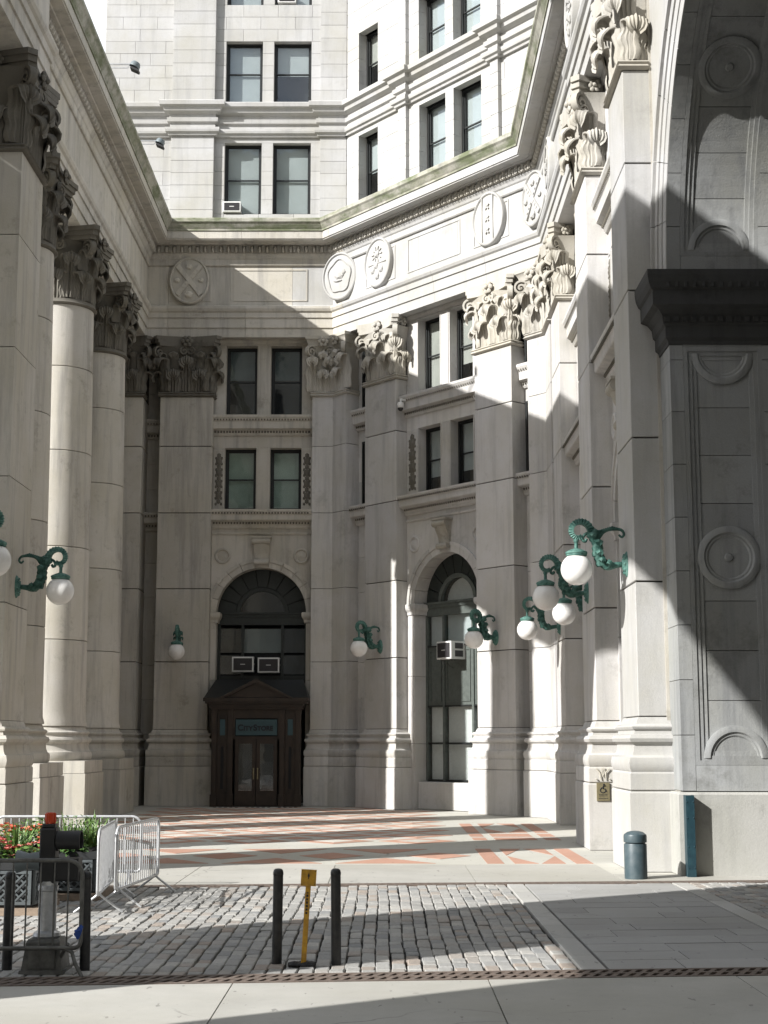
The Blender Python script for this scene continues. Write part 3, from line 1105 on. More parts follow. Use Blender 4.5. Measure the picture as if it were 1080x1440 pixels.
def arch_window(parent, T, c, y, kind):
    """timber frame inside the tall arch"""
    r = 1.66
    zs = 7.0
    b = MB()
    nv = 9
    for k in range(nv):
        a0, a1 = PI * k / nv + .012, PI * (k + 1) / nv - .012
        ring_seg(b, c, zs, 1.0, r, a0, a1, y, y + .08, 3)
    o = part('arched_window', (b, 'sash'), parent, T)
    b = MB()
    for k in range(12):
        ring_seg(b, c, zs, .84, .98, PI * k / 12, PI * (k + 1) / 12, y - .06, y + .08, 2)
    b.box(c - r, c + r, y - .09, y + .08, zs - .14, zs)
    b.box(c - r, c + r, y - .14, y + .08, zs - .02, zs + .05)
    b.box(c - r, c + r, y - .05, y + .08, zs - .42, zs - .14)
    for x in (-r, -.78, .70, r - .08):
        b.box(c + x, c + x + .10, y - .05, y + .08, .95 if kind == 'shop' else 4.0, zs - .42)
    part('frame', (b, 'paneltrim' if kind == 'shop' else 'sash'), o, T)
    b = MB()
    pts = [(c + .84 * math.cos(PI * i / 16), zs + .84 * math.sin(PI * i / 16)) for i in range(17)]
    b.vprism(pts, y + .02, y + .03)
    part('fan_pane', (b, 'glass'), o, T)
    b = MB()
    b.vprism(pts, y + .25, y + .27)
    part('fan_blind', (b, 'white' if kind == 'shop' else 'room'), o, T)
    def pane(x0, x1, z0, z1, bl):
        b = MB()
        b.box(x0, x1, y + .02, y + .03, z0, z1)
        part('pane', (b, 'glass'), o, T)
        b = MB()
        b.box(x0, x1, y + .14, y + .16, z0, z1)
        part('blind', (b, bl), o, T)
    def timber(x0, x1, z0, z1):
        b = MB()
        b.box(x0, x1, y, y + .07, z0, z1)
        b.box(x0 + .1, x1 - .1, y - .03, y, z0 + .12, z0 + .15)
        b.box(x0 + .1, x1 - .1, y - .03, y, z1 - .15, z1 - .12)
        b.box(x0 + .1, x0 + .13, y - .03, y, z0 + .15, z1 - .15)
        b.box(x1 - .13, x1 - .1, y - .03, y, z0 + .15, z1 - .15)
        part('timber_panel', (b, 'paneltrim' if kind == 'shop' else 'sash'), o, T)
    cols = ((c - r + .1, c - .78), (c - .68, c + .70), (c + .80, c + r - .08))
    if kind == 'shop':
        for x0, x1 in cols:
            pane(x0, x1, 5.55, zs - .42, 'blind')
            timber(x0, x1, 3.5, 5.5)
            pane(x0, x1, 2.25, 3.45, 'white')
            pane(x0, x1, 1.0, 2.18, 'white')
            b = MB()
            b.box(x0, x1, y - .03, y + .06, 2.18, 2.25)
            b.box(x0, x1, y - .05, y + .06, 5.5, 5.55)
            b.box(x0, x1, y - .05, y + .06, 3.45, 3.5)
            b.box(x0, x1, y - .03, y + .06, .94, 1.0)
            part('rail', (b, 'frame'), o, T)
        b = MB()
        b.bbox(c - r, c + r, .62, 1.2, 0, .92, .03)
        part('stall_riser', (b, 'stone'), parent, T)
    else:
        for k, (x0, x1) in enumerate(cols):
            bl = 'blindd' if k == 1 else 'room'
            pane(x0, x1, 5.55, zs - .55, bl)
            if k != 1:
                pane(x0, x1, 4.75, 5.45, bl)
            timber(x0, x1, 4.0, 4.7)
            b = MB()
            b.box(x0, x1, y + .1, y + .12, 4.7, 5.5)
            part('dark_board', (b, 'room'), o, T)
    return o

# ------------------------------------------------------------------ court building
bld = thing('court_building', 'stone court facade with pilasters, arched bays and carved cornice behind the paved court', 'building', (0, 54.7, 0))
# back wall
pilaster(bld, TB, -10.6, -9.03, mat='stoned')
pilaster(bld, TB, -8.38, -6.41, mat='stoned')
pilaster(bld, TD, 1.95, 3.72, d=.62)
pilaster(bld, TD, 7.84, 9.61, d=.62)
pilaster(bld, TR, -44.23, -42.33, d=.62)
pilaster(bld, TR @ Matrix.Translation((0, .4, 0)), -38.6, -36.8, d=.5)
pilaster(bld, TRb, -34.40, -32.54, d=.6)
pilaster(bld, TRb, -28.88, -27.15, d=.6, mat='stonew')
# corner pilasters, bent to follow the wall
def corner_pil(parent, poly, capT, w1, w2, mat):
    b = MB()
    b.sweep(poly, [(-.3, 2), (-.05, 2), (-.05, 15), (-.3, 15)])
    p = part('pilaster', (b, 'joint'), parent)
    for a, c in zip(JZ, JZ[1:]):
        b = MB()
        g = .011
        b.sweep(poly, [(-.2, a + g), (0, a + g), (0, c - g), (-.2, c - g)])
        part('shaft_stone', (b, mat), p)
    for nm, pr in (('base', BASEP), ('plinth_cap', [(-.2, 1.40), (.18, 1.40), (.20, 1.42), (.20, 1.70), (.18, 1.735), (-.2, 1.735)]), ('pedestal', [(-.2, 0.0), (.22, 0), (.22, 1.36), (.20, 1.39), (-.2, 1.39)])):
        b = MB()
        b.sweep(poly, pr)
        part(nm, (b, mat, 35), p)
    b = MB()
    b.sweep(poly, [(0, 15.04), (.06, 15.05), (.10, 15.09), (.06, 15.13), (.05, 15.15), (.09, 15.18), (.05, 15.22), (0, 15.22)])
    b.sweep(poly, [(-.3, 15.2), (-.04, 15.2), (-.02, 16.4), (.06, 16.8), (.14, 16.98), (-.3, 16.98)])
    # carved front pieces, one per facet
    for T, w in capT:
        lw = min(.8, w * .8)
        leaf_geo(b, T @ TZ(0, .02, 15.2), .86, lw * .95, .15)
        for s in (-1, 1):
            leaf_geo(b, T @ TZ(s * w * .5, .04, 15.25), 1.3, lw * .9, .17, .05)
            volute_geo(b, T @ TZ(s * w * .30, .05, 16.98, s * PI / 4), .24, .18, 1.6, .5)
        leaf_geo(b, T @ TZ(0, .03, 15.9), .85, .5, .12, .08, 6, 10)
        fleuron(b, T @ TZ(0, -.24, 17.12), .18)
    b.sweep(poly, [(-.3, 16.96), (.16, 16.96), (.18, 17.08), (.24, 17.2), (.27, 17.22), (.27, 17.34), (-.3, 17.34)])
    part('capital', (b, 'carved', 45), p)
    return p
def DP(s, y=0.):
    p = TD @ Vector((s, y, 0))
    return (p.x, p.y)
corner_pil(bld, [(-2.68, 55.22), (-2.68, 54.72), OD, DP(.80), DP(.80, .75)],
           [(TB @ Matrix.Translation((-2.28, 0, 0)), .8), (TD @ Matrix.Translation((.44, 0, 0)), .74)], 0, 0, 'stone')
corner_pil(bld, [DP(10.36, .75), DP(10.36), (5.1, YR), (5.1, 44.65), (6.4, 44.65)],
           [(TD @ Matrix.Translation((10.76, 0, 0)), .8), (TR @ Matrix.Translation((-45.35, 0, 0)), 1.35)], 0, 0, 'stone')
bay(bld, TB, -4.545, 1.865, 'stoned', ('green', 'dark'))
bay(bld, TD, 5.78, 2.06, 'stone', ('three', 'blind'))
bay(bld, TRb, -30.71, 1.83, 'stone', ('dark', 'dark'))
arch_window(bld, TB, -4.545, 1.15, 'store')
arch_window(bld, TD, 5.78, 1.05, 'shop')
arch_window(bld, TRb, -30.71, 1.05, 'store')
# wall in the gaps between paired pilasters, and the hidden right bay
for T, x0, x1, mt, gy_ in ((TB, -9.03, -8.38, 'stoned', 1.3), (TD, .80, 1.95, 'stone', .6), (TD, 9.61, 10.36, 'stone', .6), (TR, -44.65, -44.23, 'stone', .6), (TR, -42.33, -34.4, 'stone', .51)):
    ashlar(bld, T, x0, x1, 0, 10.2, gy_, mt, 1.35, 1.6)
    ashlar(bld, T, x0, x1, 10.75, 13.7, gy_, mt, .98, 1.6)
    ashlar(bld, T, x0, x1, 14.44, 17.4, gy_, mt, .98, 1.6)
    strings(bld, T, x0, x1, gy_ - .01, mt)
# dark slot windows in the two diagonal recesses
for s0 in (1.40, 9.98):
    for z0, z1 in ((10.84, 13.2), (14.44, 17.15)):
        window(bld, TD @ Matrix.Translation((s0, .54, z0)), .5, z1 - z0, 'half')
# the court side wall core (keeps light from leaking)
b = MB()
b.box(-11.5, -9.04, 56.1, 57, 0, 21.5)
b.box(-9.04, -8.37, 56.4, 57, 0, 21.5)
b.box(-8.37, -6.41, 56.1, 57, 0, 21.5)
b.box(-6.41, -2.68, 57.6, 58, 0, 21.5)
b.box(-2.68, -.4, 56.0, 57, 0, 21.5)
part('wall_core', (b, 'joint'), bld)
b = MB()
b.box(-.2, .8, 1.4, 2.4, 0, 21.5)
b.box(.8, 1.95, 1.75, 2.4, 0, 21.5)
b.box(1.95, 3.72, 1.4, 2.4, 0, 21.5)
b.box(3.72, 7.84, 2.9, 3.1, 0, 21.5)
b.box(7.84, 9.61, 1.4, 2.4, 0, 21.5)
b.box(9.61, 10.4, 1.75, 2.4, 0, 21.5)
b.box(10.4, 11.0, 1.4, 2.4, 0, 21.5)
part('wall_core', (b, 'joint'), bld, TD)
b = MB()
b.box(6.6, 8, 32.54, 47, 0, 21.5)
b.box(7.3, 8, 27.2, 32.54, 0, 21.5)
b.box(4.64, 6.4, 34.3, 34.55, 0, 17.34)
part('wall_core', (b, 'joint'), bld)

# entablature, stone by stone along the court
ENT = [(-7.93, 8.0), (-7.93, 33.2), (-8.97, 33.2), (-8.97, 54.72), OD, (5.1, YR), (5.1, 34.45), (4.58, 34.45), (4.58, 8.0)]
def subpoly(poly, a, c):
    out = []
    s = 0
    for p, q in zip(poly, poly[1:]):
        L = math.dist(p, q)
        def at(t): return (p[0] + (q[0] - p[0]) * (t - s) / L, p[1] + (q[1] - p[1]) * (t - s) / L)
        if s <= a < s + L: out.append(at(a))
        if a < s and s < c: out.append(p)
        if s < c <= s + L: out.append(at(c))
        s += L
    r = []
    for p in out:
        if not r or math.dist(r[-1], p) > 1e-4: r.append(p)
    return r
PR = {
 'architrave_stone': ([(-.9, 17.35), (0, 17.35), (0, 17.70), (.05, 17.71), (.05, 18.08), (.10, 18.09), (.11, 18.28), (.17, 18.33), (.21, 18.42), (.21, 18.50), (-.9, 18.5)], 2.7),
 'frieze_stone': ([(-.9, 18.502), (.10, 18.502), (.05, 18.58), (.0, 18.60), (0, 20.12), (-.9, 20.12)], 2.15),
 'bed_stone': ([(-.9, 20.122), (.06, 20.122), (.09, 20.16), (.09, 20.36), (.13, 20.40), (.16, 20.48), (.20, 20.54), (.20, 20.86), (.44, 20.87), (.46, 20.90), (-.9, 20.90)], 2.7),
 'corona_stone': ([(-.9, 20.902), (.78, 20.902), (.78, 20.95), (.82, 20.95), (.82, 21.24), (-.9, 21.24)], 3.1),
 'cornice_top_stone': ([(-.9, 21.242), (.86, 21.242), (.86, 21.30), (.90, 21.36), (.97, 21.48), (1.03, 21.54), (1.03, 21.66), (1.0, 21.70), (-.9, 21.78)], 3.1),
}
TOT = sum(math.dist(p, q) for p, q in zip(ENT, ENT[1:]))
colon = thing('colonnade', 'open stone screen of tall round columns on the left of the court', 'colonnade', (-9.7, 43.5, 0))
s_end_left = math.dist(ENT[0], ENT[1]) + math.dist(ENT[1], ENT[2]) + math.dist(ENT[2], ENT[3])
s_blockstart = s_end_left + math.dist(ENT[3], ENT[4]) + math.dist(ENT[4], ENT[5]) + math.dist(ENT[5], ENT[6])
ENT2 = [(-8.97, 8.0)] + ENT[3:]
TOTS = {}
for nm, (pr, L) in PR.items():
    up_ = nm in ('bed_stone', 'corona_stone', 'cornice_top_stone')
    path = ENT2 if up_ else ENT
    TOT = sum(math.dist(p, q) for p, q in zip(path, path[1:]))
    s_end_left = 54.72 - 8.0 if up_ else 54.72 - 8.0 + 1.04
    s = 0.
    vi = [0]
    for p, q in zip(path, path[1:]): vi.append(vi[-1] + math.dist(p, q))
    cuts = [0.]
    while cuts[-1] < TOT - .01:
        t = cuts[-1] + L * (1 + .1 * math.sin(cuts[-1] * 3))
        for v in vi[1:-1]:
            if abs(t - v) < .8: t = v + .8
        cuts.append(min(t, TOT))
    for a, c in zip(cuts, cuts[1:]):
        if c - a < .02: continue
        b = MB()
        b.sweep(subpoly(path, a + .004, c - .004), pr)
        par = colon if (a + c) / 2 <= s_end_left else bld
        mt = 'moss' if nm == 'cornice_top_stone' else ('stoned' if a < s_end_left + 4 else 'stonew')
        part(nm, (b, mt), par)
# egg and dart along the bed moulding
def egg_dart(poly, par, mt):
    b = MB()
    for p, q in zip(poly, poly[1:]):
        L = math.dist(p, q)
        ang = math.atan2(q[1] - p[1], q[0] - p[0])
        n = int(L / .29)
        for k in range(n):
            t = (k + .5) / n
            T = TZ(p[0] + (q[0] - p[0]) * t, p[1] + (q[1] - p[1]) * t, 0, ang)
            b.ico((0, -.26, 20.70), .10, T, (.75, 1, 1.45))
            b.box(.130, .160, -.34, -.19, 20.58, 20.84, T)
            for s in (-1, 1):
                b.box(s * .1 - .012, s * .1 + .012, -.33, -.19, 20.60, 20.86, T)
    part('egg_and_dart', (b, mt), par, kind='stuff')
egg_dart([(-8.97, 24.5), ENT[3]], colon, 'stoned')
egg_dart(ENT[3:7], bld, 'carved')
egg_dart(ENT[6:], bld, 'carved')
# roof terrace behind the cornice
b = MB()
b.add([(-9.85, 54.5, 21.72), (-9.85, 64, 21.72), (12, 64, 21.72), (12, 25, 21.72), (5.6, 25, 21.72), (5.6, YR + .2, 21.72), (-1.6, 55.1, 21.72)], [(0, 6, 5, 4, 3, 2, 1)])
part('roof_deck', (b, 'stoned'), bld)

# medallions on the frieze
def medallion(par, T, x, kind, mat, sx=.76, sz=.93):
    T0 = T @ Matrix.Translation((x, -.02, 19.53)) @ Matrix.Rotation(PI / 2, 4, 'X')
    b = MB()
    b.lathe([(1, -.05), (1.0, .10), (.98, .15), (.93, .17), (.90, .15), (.88, .115), (.45, .14), (0, .15)], 40, None, 0, 2 * PI, sx, sz)
    o = part('medallion', (b, mat, 35), par, T0)
    b = MB()
    z = .15
    def bar(a, l, w):
        b.box(-l, l, -w, w, z - .05, z + .035, Matrix.Rotation(a, 4, 'Z'))
    if kind == 'saltire':
        bar(R(52), .72, .085); z += .012; bar(R(-52), .72, .085)
        for sx_, sy_, r in ((0, .52, .12), (0, -.56, .15), (-.45, 0, .1), (.45, 0, .1)):
            b.ico((sx_, sy_, z), r, None, (1.2, 1, .5))
        for k in range(-3, 4):
            if k:
                for a in (52, -52):
                    b.box(k * .17 - .03, k * .17 + .03, -.05, .05, z, z + .05, Matrix.Rotation(R(a), 4, 'Z'))
    elif kind == 'ring':
        pts = [((.50 + .03 * math.sin(5 * a)) * math.cos(a), (.62 + .04 * math.sin(5 * a)) * math.sin(a), z) for a in [2 * PI * i / 36 for i in range(36)]]
        b.tube(pts, .025, 6, True)
        b.ico((0, .02, z), .2, None, (1.2, .8, .35)); b.ico((.18, .13, z), .12, None, (1, 1, .5)); b.ico((-.05, -.18, z), .12, None, (1.8, .5, .5))
    elif kind == 'sun':
        b.ico((0, .3, z), .16, None, (1, 1, .5))
        for k in range(10):
            a = 2 * PI * k / 10
            b.box(.17, .3, -.02, .02, z - .03, z + .03, Matrix.Translation((0, .3, 0)) @ Matrix.Rotation(a, 4, 'Z'))
        for sx_, sy_ in ((-.25, -.25), (.22, -.28), (0, -.5), (-.05, -.1)):
            b.ico((sx_, sy_, z), .13, None, (1, 1.2, .4))
        b.tube([(-.5, -.05, z), (.5, -.05, z)], .02, 5)
    elif kind == 'bands':
        for xx in (-.26, .26):
            b.box(xx - .02, xx + .02, -.8, .8, z - .06, z + .02)
        for yy in (.42, 0, -.42):
            for a in (45, -45):
                b.box(-.12, .12, -.028, .028, z - .05, z + .04, Matrix.Translation((0, yy, 0)) @ Matrix.Rotation(R(a), 4, 'Z'))
    part('relief', (b, mat), o, T0)
    return o
medallion(bld, TB, -7.37, 'saltire', 'stoned')
TC = frameT(-1.60, 54.18, math.atan2(DY, DX) * .62)
medallion(bld, TC, 0, 'ring', 'stonew')
medallion(bld, TD, 2.84, 'sun', 'stonew')
medallion(bld, TD, 8.73, 'bands', 'stonew')
TC2 = frameT(4.93, YR - .05, math.atan2(DY, DX) - R(16))
medallion(bld, TC2, 0, 'saltire', 'stonew')
medallion(bld, TR, -43.3, 'ring', 'stonew')
medallion(bld, TRb, -33.5, 'sun', 'stonew')
medallion(bld, TRb, -28.0, 'ring', 'stonew')
def fr_frame(par, T, x0, x1, mat, z0=18.75, z1=20.0, w=.05, t=.025):
    b = MB()
    b.box(x0, x1, -t, .01, z1 - w, z1)
    b.box(x0, x1, -t, .01, z0, z0 + w)
    b.box(x0, x0 + w, -t, .01, z0 + w, z1 - w)
    b.box(x1 - w, x1, -t, .01, z0 + w, z1 - w)
    part('frieze_frame', (b, mat), par, T)
fr_frame(bld, TB, -8.15, -6.55, 'stoned')
fr_frame(bld, TB, -5.7, -2.9, 'stoned')
fr_frame(bld, TD, 1.98, 3.7, 'stonew')
fr_frame(bld, TD, 4.4, 7.2, 'stonew')
fr_frame(bld, TD, 7.87, 9.6, 'stonew')

# unseen block added behind the viewpoint to close off sky and deepen shade
opp = thing('sky_blocker', 'unseen masonry block added behind the viewpoint to close off the sky', 'building', (5, -24, 0))
b = MB()
b.box(-34, 60, -40, -24, 0, 58)
part('wall', (b, 'stoned'), opp)
b = MB()
for fl in range(13):
    for k in range(22):
        b.box(-32 + k * 4.2, -30.4 + k * 4.2, -24.05, -23.98, 2.5 + fl * 4.2, 4.9 + fl * 4.2)
part('windows', (b, 'room'), opp, kind='stuff')

# ------------------------------------------------------------------ office tower above the court
tow = thing('office_tower', 'pale stone tower of offices rising behind the mossy court cornice', 'building', (-4, 60, 0))
WY = .82   # wall plane depth in the wall frames
TZ0, TZ1 = 21.7, 34.6
def tower_strip(T, x0, x1, z0, z1, y=WY, mat='stonew'):
    if x1 - x0 < .05: return
    ashlar(tow, T, x0, x1, z0, z1, y, mat, .53, 1.3, gap=.009)
TSTR = [(-.1, 25.60), (.10, 25.60), (.12, 25.68), (.20, 25.72), (.22, 25.80), (.22, 25.88), (.04, 25.92), (.04, 26.10), (.14, 26.14), (.16, 26.30), (.06, 26.34), (.06, 26.46), (.26, 26.54), (.30, 26.68), (.42, 26.73), (.44, 26.88), (.40, 26.92), (-.1, 26.98)]
def tower_wall(T, xa, xb, openings, steps):
    """openings: list of (x0,x1); same in every storey"""
    xs = [xa]
    for a, c in openings: xs += [a, c]
    xs.append(xb)
    for z0, z1 in ((22.5, 25.40), (27.07, 29.62), (31.16, 33.8)):
        for a, c in zip(xs[::2], xs[1::2]):
            tower_strip(T, a, c, z0, z1)
    for z0, z1 in ((29.62, 31.16), (33.8, 34.6)):
        tower_strip(T, xa, xb, z0, z1)
    ashlar(tow, T, xa, xb, 21.26, 22.5, WY, 'stonew', .62, 1.3)
    b = MB()
    b.box(xa, xb, WY, WY + .3, 25.40, 25.62)
    b.box(xa, xb, WY, WY + .3, 26.85, 27.07)
    part('lintel_band', (b, 'stonew'), tow, T)
    ps = sorted(steps)
    poly = [(xa, WY)]
    for a, c, d in ps:
        poly += [(a, WY), (a, WY - d), (c, WY - d), (c, WY)]
    poly.append((xb, WY))
    poly = [p for i, p in enumerate(poly) if i == 0 or math.dist(p, poly[i - 1]) > 1e-3]
    b = MB()
    b.sweep(poly, TSTR)
    part('string_course', (b, 'stonew'), tow, T)
    for a, c, d in ps:
        for z0, z1 in ((21.6, 25.60), (26.98, 34.6)):
            ashlar(tow, T, a, c, z0, z1, WY - d, 'stonew', .53, 1.3, th=d + .02)
winT = []
tower_wall(TB, -11.0, -1.46, [(-6.22, -4.78), (-4.33, -2.86)], [(-8.3, -6.62, .22), (-2.5, -1.46, .12)])
tower_wall(TD, -.45, 13.0, [(.48, 1.66), (4.09, 5.54), (5.99, 7.44), (9.82, 11.0)], [(3.06, 3.51, .16), (8.06, 8.46, .16)])
for T, ops in ((TB, [(-6.22, -4.78), (-4.33, -2.86)]), (TD, [(.48, 1.66), (4.09, 5.54), (5.99, 7.44), (9.82, 11.0)])):
    for z0, z1 in ((22.5, 25.40), (27.07, 29.62), (31.16, 33.8)):
        for i, (a, c) in enumerate(ops):
            window(tow, T @ Matrix.Translation(((a + c) / 2, WY + (.3 if T is TB else .45), z0)), c - a, z1 - z0, 'blind')
            b = MB()
            for xx in ((a - .02, a), (c, c + .02)):
                b.box(xx[0], xx[1], WY + .28, WY + .55, z0, z1)
            part('reveal', (b, 'stonew'), tow, T)
b = MB()
b.box(-11.0, -6.25, WY + .3, WY + 6, 21.5, 34.6)
b.box(-6.25, -2.8, WY + .85, WY + 6, 21.5, 34.6)
b.box(-2.84, -1.1, WY + .3, WY + 6, 21.5, 34.6)
part('tower_core', (b, 'joint'), tow, TB)
b = MB()
pr_ = [-.2, .46, 1.68, 4.07, 5.56, 5.97, 7.46, 9.80, 11.02, 13]
for k in range(0, 9):
    solid = k % 2 == 0
    b.box(pr_[k], pr_[k + 1], WY + (.3 if solid else 1.0), WY + 5, 21.5, 34.6)
part('tower_core', (b, 'joint'), tow, TD)
b = MB()
b.box(-11.0, 13, 55.9, 66, 34.6, 34.9)
part('tower_head', (b, 'stonew'), tow)

# ------------------------------------------------------------------ colonnade on the left
capC = cap_column(.93)
def column(yc, xc=-9.68):
    T0 = TZ(xc, yc, 0)
    b = MB()
    b.lathe([(.8, 2.0), (.8, 15.1)], 24)
    p = part('column', (b, 'joint'), colon, T0)
    def rad(z): 
        t = (z - 2.7) / 12.4
        return 1.04 - .11 * t ** 1.6
    g = .009
    for a, c in zip(JZ, JZ[1:]):
        b = MB()
        n = 5
        pr = [(.7, a + g), (rad(a) - .012, a + g), (rad(a), a + g + .012)]
        pr += [(rad(a + (c - a) * k / n), a + (c - a) * k / n) for k in range(1, n)]
        pr += [(rad(c), c - g - .012), (rad(c) - .012, c - g), (.7, c - g)]
        if a == JZ[0]:
            pr[1] = (rad(a) + .05, a + g); pr[2] = (rad(a) + .05, a + .05); pr.insert(3, (rad(a) + .01, a + .18))
        b.lathe(pr, 48)
        part('drum', (b, 'stoned', 35), p, T0 @ Matrix.Rotation(random.random(), 4, 'Z'))
    b = MB()
    b.lathe([(1.04 + o, z) for o, z in BASEP], 48)
    part('base', (b, 'stoned', 40), p, T0)
    b = MB()
    b.box(-1.34, 1.34, -1.34, 1.34, 1.40, 1.738)
    part('plinth_cap', (b, 'stoned'), p, T0)
    b = MB()
    b.box(-1.37, 1.37, -1.37, 1.37, 0, 1.39)
    part('pedestal', (b, 'stoned'), p, T0)
    part('capital', capC, p, T0 @ Matrix.Translation((0, 0, 15.2)))
for yc in (38.05, 43.55, 49.1):
    column(yc)
# square piers of the near end of the screen
def sqpier(y0, y1, x1=-7.93, x0=-9.9):
    w = x1 - x0
    h, g = w / 2, .01
    cx, cy = (x0 + x1) / 2, (y0 + y1) / 2
    hy = (y1 - y0) / 2
    T0 = TZ(cx, cy, 0)
    poly = [(-h, -hy), (h, -hy), (h, hy), (-h, hy)]
    ring = [(h, 0), (h, hy), (-h, hy), (-h, -hy), (h, -hy), (h, 0)]   # clockwise seen from above gives outward on the outside
    ring = [(0, -hy), (h, -hy), (h, hy), (-h, hy), (-h, -hy), (0, -hy)]
    b = MB()
    b.box(-h + .05, h - .05, -hy + .05, hy - .05, 0, 15.2)
    p = part('pier', (b, 'joint'), colon, T0)
    for a, c in zip(JZ, JZ[1:]):
        b = MB()
        b.sweep(ring, [(-.1, a + g), (0, a + g), (0, c - g), (-.1, c - g)], cap=False)
        part('shaft_stone', (b, 'stoned'), p, T0)
    for nm, pr in (('base', BASEP), ('plinth_cap', [(-.2, 1.40), (.18, 1.40), (.20, 1.42), (.20, 1.70), (.18, 1.735), (-.2, 1.735)]), ('pedestal', [(-.2, 0.0), (.22, 0), (.22, 1.36), (.20, 1.39), (-.2, 1.39)])):
        b = MB()
        b.sweep(ring, pr, cap=False)
        part(nm, (b, 'stoned', 35), p, T0)
    Tc = TLb @ Matrix.Translation((cy, 0, 15.2))
    key = ('pier', round(2 * hy, 1))
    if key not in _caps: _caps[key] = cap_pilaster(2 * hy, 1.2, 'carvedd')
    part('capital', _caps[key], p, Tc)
    return p
sqpier(31.18, 33.19)
sqpier(25.6, 27.3)
# stone mass of the near end: piers flanking the street arch and the wall over it
b = MB()
b.box(-9.2, -8.05, 24.8, 27.2, 0, 17.345)
b.box(-9.2, -8.05, 10.6, 14.2, 0, 17.345)
b.box(-9.2, -8.05, -30, 7.5, 0, 17.345)
b.box(-9.2, -8.05, 7.5, 10.6, 8.0, 17.345)
yc, rr = 19.5, 5.3
pts = [(14.2, 10.35), (14.2, 17.345), (24.8, 17.345), (24.8, 10.35)] + [(yc + rr * math.cos(PI * i / 20), 10.35 + rr * math.sin(PI * i / 20)) for i in range(1, 20)]
b.vprism(pts, 0, 1.15, Matrix.Translation((-8.05, 0, 0)) @ Matrix.Rotation(PI / 2, 4, 'Z'))
part('street_end_wall', (b, 'stoned'), colon)
b = MB()
b.box(-12.0, -11.4, 44.1, 57, 0, 17.345)
b.box(-12.2, -11.8, 28.5, 31.4, 0, 17.345)
part('sun_blocker', (b, 'stoned'), colon)  # unseen wall pieces added outside the screen to keep sun out
# outer body of the entablature
b = MB()
b.box(-11.8, -8.84, 8.0, 33.2, 17.352, 20.10)
b.box(-11.8, -9.88, 8.0, 33.2, 20.10, 21.6)
b.box(-11.9, -9.88, 33.2, 57, 17.352, 21.6)
part('entablature_core', (b, 'stoned'), colon)

# ------------------------------------------------------------------ the street arch on the right
arch = thing('street_arch', 'great vaulted street arch with panelled granite jamb on the right', 'archway', (5.15, 26.2, 0))
AX, AY, AZ, AR = 5.15, 26.2, 10.62, 4.87
def bend(x, dep, L):
    """x along the jamb, dep into the stone, L height along face; above the springing it follows the vault"""
    if L <= AZ: return (x, AY + dep, L)
    th = (L - AZ) / AR
    r = AR + dep
    return (x, AY - AR + r * math.cos(th), AZ + r * math.sin(th))
def bbend(b, x0, x1, d0, d1, L0, L1, n=None):
    n = n or max(1, int((L1 - L0) / .16) if L1 > AZ else 1)
    vs, fs = [], []
    for i in range(n + 1):
        L = L0 + (L1 - L0) * i / n
        vs += [bend(x0, d0, L), bend(x1, d0, L), bend(x1, d1, L), bend(x0, d1, L)]
    for i in range(n):
        for k in range(4):
            fs.append((i * 4 + k, i * 4 + (k + 1) % 4, i * 4 + 4 + (k + 1) % 4, i * 4 + 4 + k))
    fs += [(0, 1, 2, 3), (n * 4 + 3, n * 4 + 2, n * 4 + 1, n * 4)]
    b.add(vs, fs)
def ringbend(b, cx, cL, prof, a0=0., a1=2 * PI, n=32):
    """raised ring; prof: list of (radius, depth) with negative depth proud"""
    vs, fs = [], []
    m = len(prof)
    for i in range(n + 1):
        a = a0 + (a1 - a0) * i / n
        for r, d in prof:
            vs.append(bend(cx + r * math.cos(a), d, cL + r * math.sin(a)))
    for i in range(n):
        for k in range(m - 1):
            fs.append((i * m + k, i * m + k + 1, (i + 1) * m + k + 1, (i + 1) * m + k))
    b.add(vs, fs)
def jamb_panels(x0):
    """one column of sunk panels starting at x0"""
    xl, xr = x0, x0 + 1.42
    for L0, L1 in ((1.86, 9.30), (11.0, 17.9)):
        # margins come from the course stones; here the stepped frames
        for k, (o, d) in enumerate(((0., .0), (.08, .02), (.16, .04))):
            b = MB()
            w = .08
            a, c, e, f = xl + o, xr - o, L0 + o, L1 - o
            bbend(b, a, a + w, d, .24, e, f)
            bbend(b, c - w, c, d, .24, e, f)
            bbend(b, a + w, c - w, d, .24, f - w, f)
            bbend(b, a + w, c - w, d, .24, e, e + w)
            part('panel_moulding', (b, 'jambs'), arch)
        n = 8
        for i in range(n):
            b = MB()
            g = .006
            p0 = L0 + .24 + (L1 - L0 - .48) * i / n
            p1 = L0 + .24 + (L1 - L0 - .48) * (i + 1) / n
            bbend(b, xl + .24, xr - .24, .06, .4, p0 + g, p1 - g)
            part('stone_block', (b, 'jambs'), arch)
        cx = (xl + xr) / 2
        R0 = .56
        ringp = [(R0, .07), (R0, .02), (R0 - .05, .0), (R0 - .11, .0), (R0 - .14, .03), (R0 - .17, .03), (R0 - .20, .05), (.08, .05), (.06, .015), (.0, .01)]
        half = [(R0, .07), (R0, .02), (R0 - .05, .0), (R0 - .11, .0), (R0 - .14, .03), (R0 - .17, .03), (R0 - .20, .05), (.0, .05)]
        for cL, a0, a1, pf in ((( L0 + L1) / 2 - .1, 0, 2 * PI, ringp), (L0 + .12, 0, PI, half), (L1 - .12, -PI, 0, half)):
            b = MB()
            ringbend(b, cx, cL, pf, a0, a1)
            part('panel_roundel', (b, 'jambs', 30), arch)
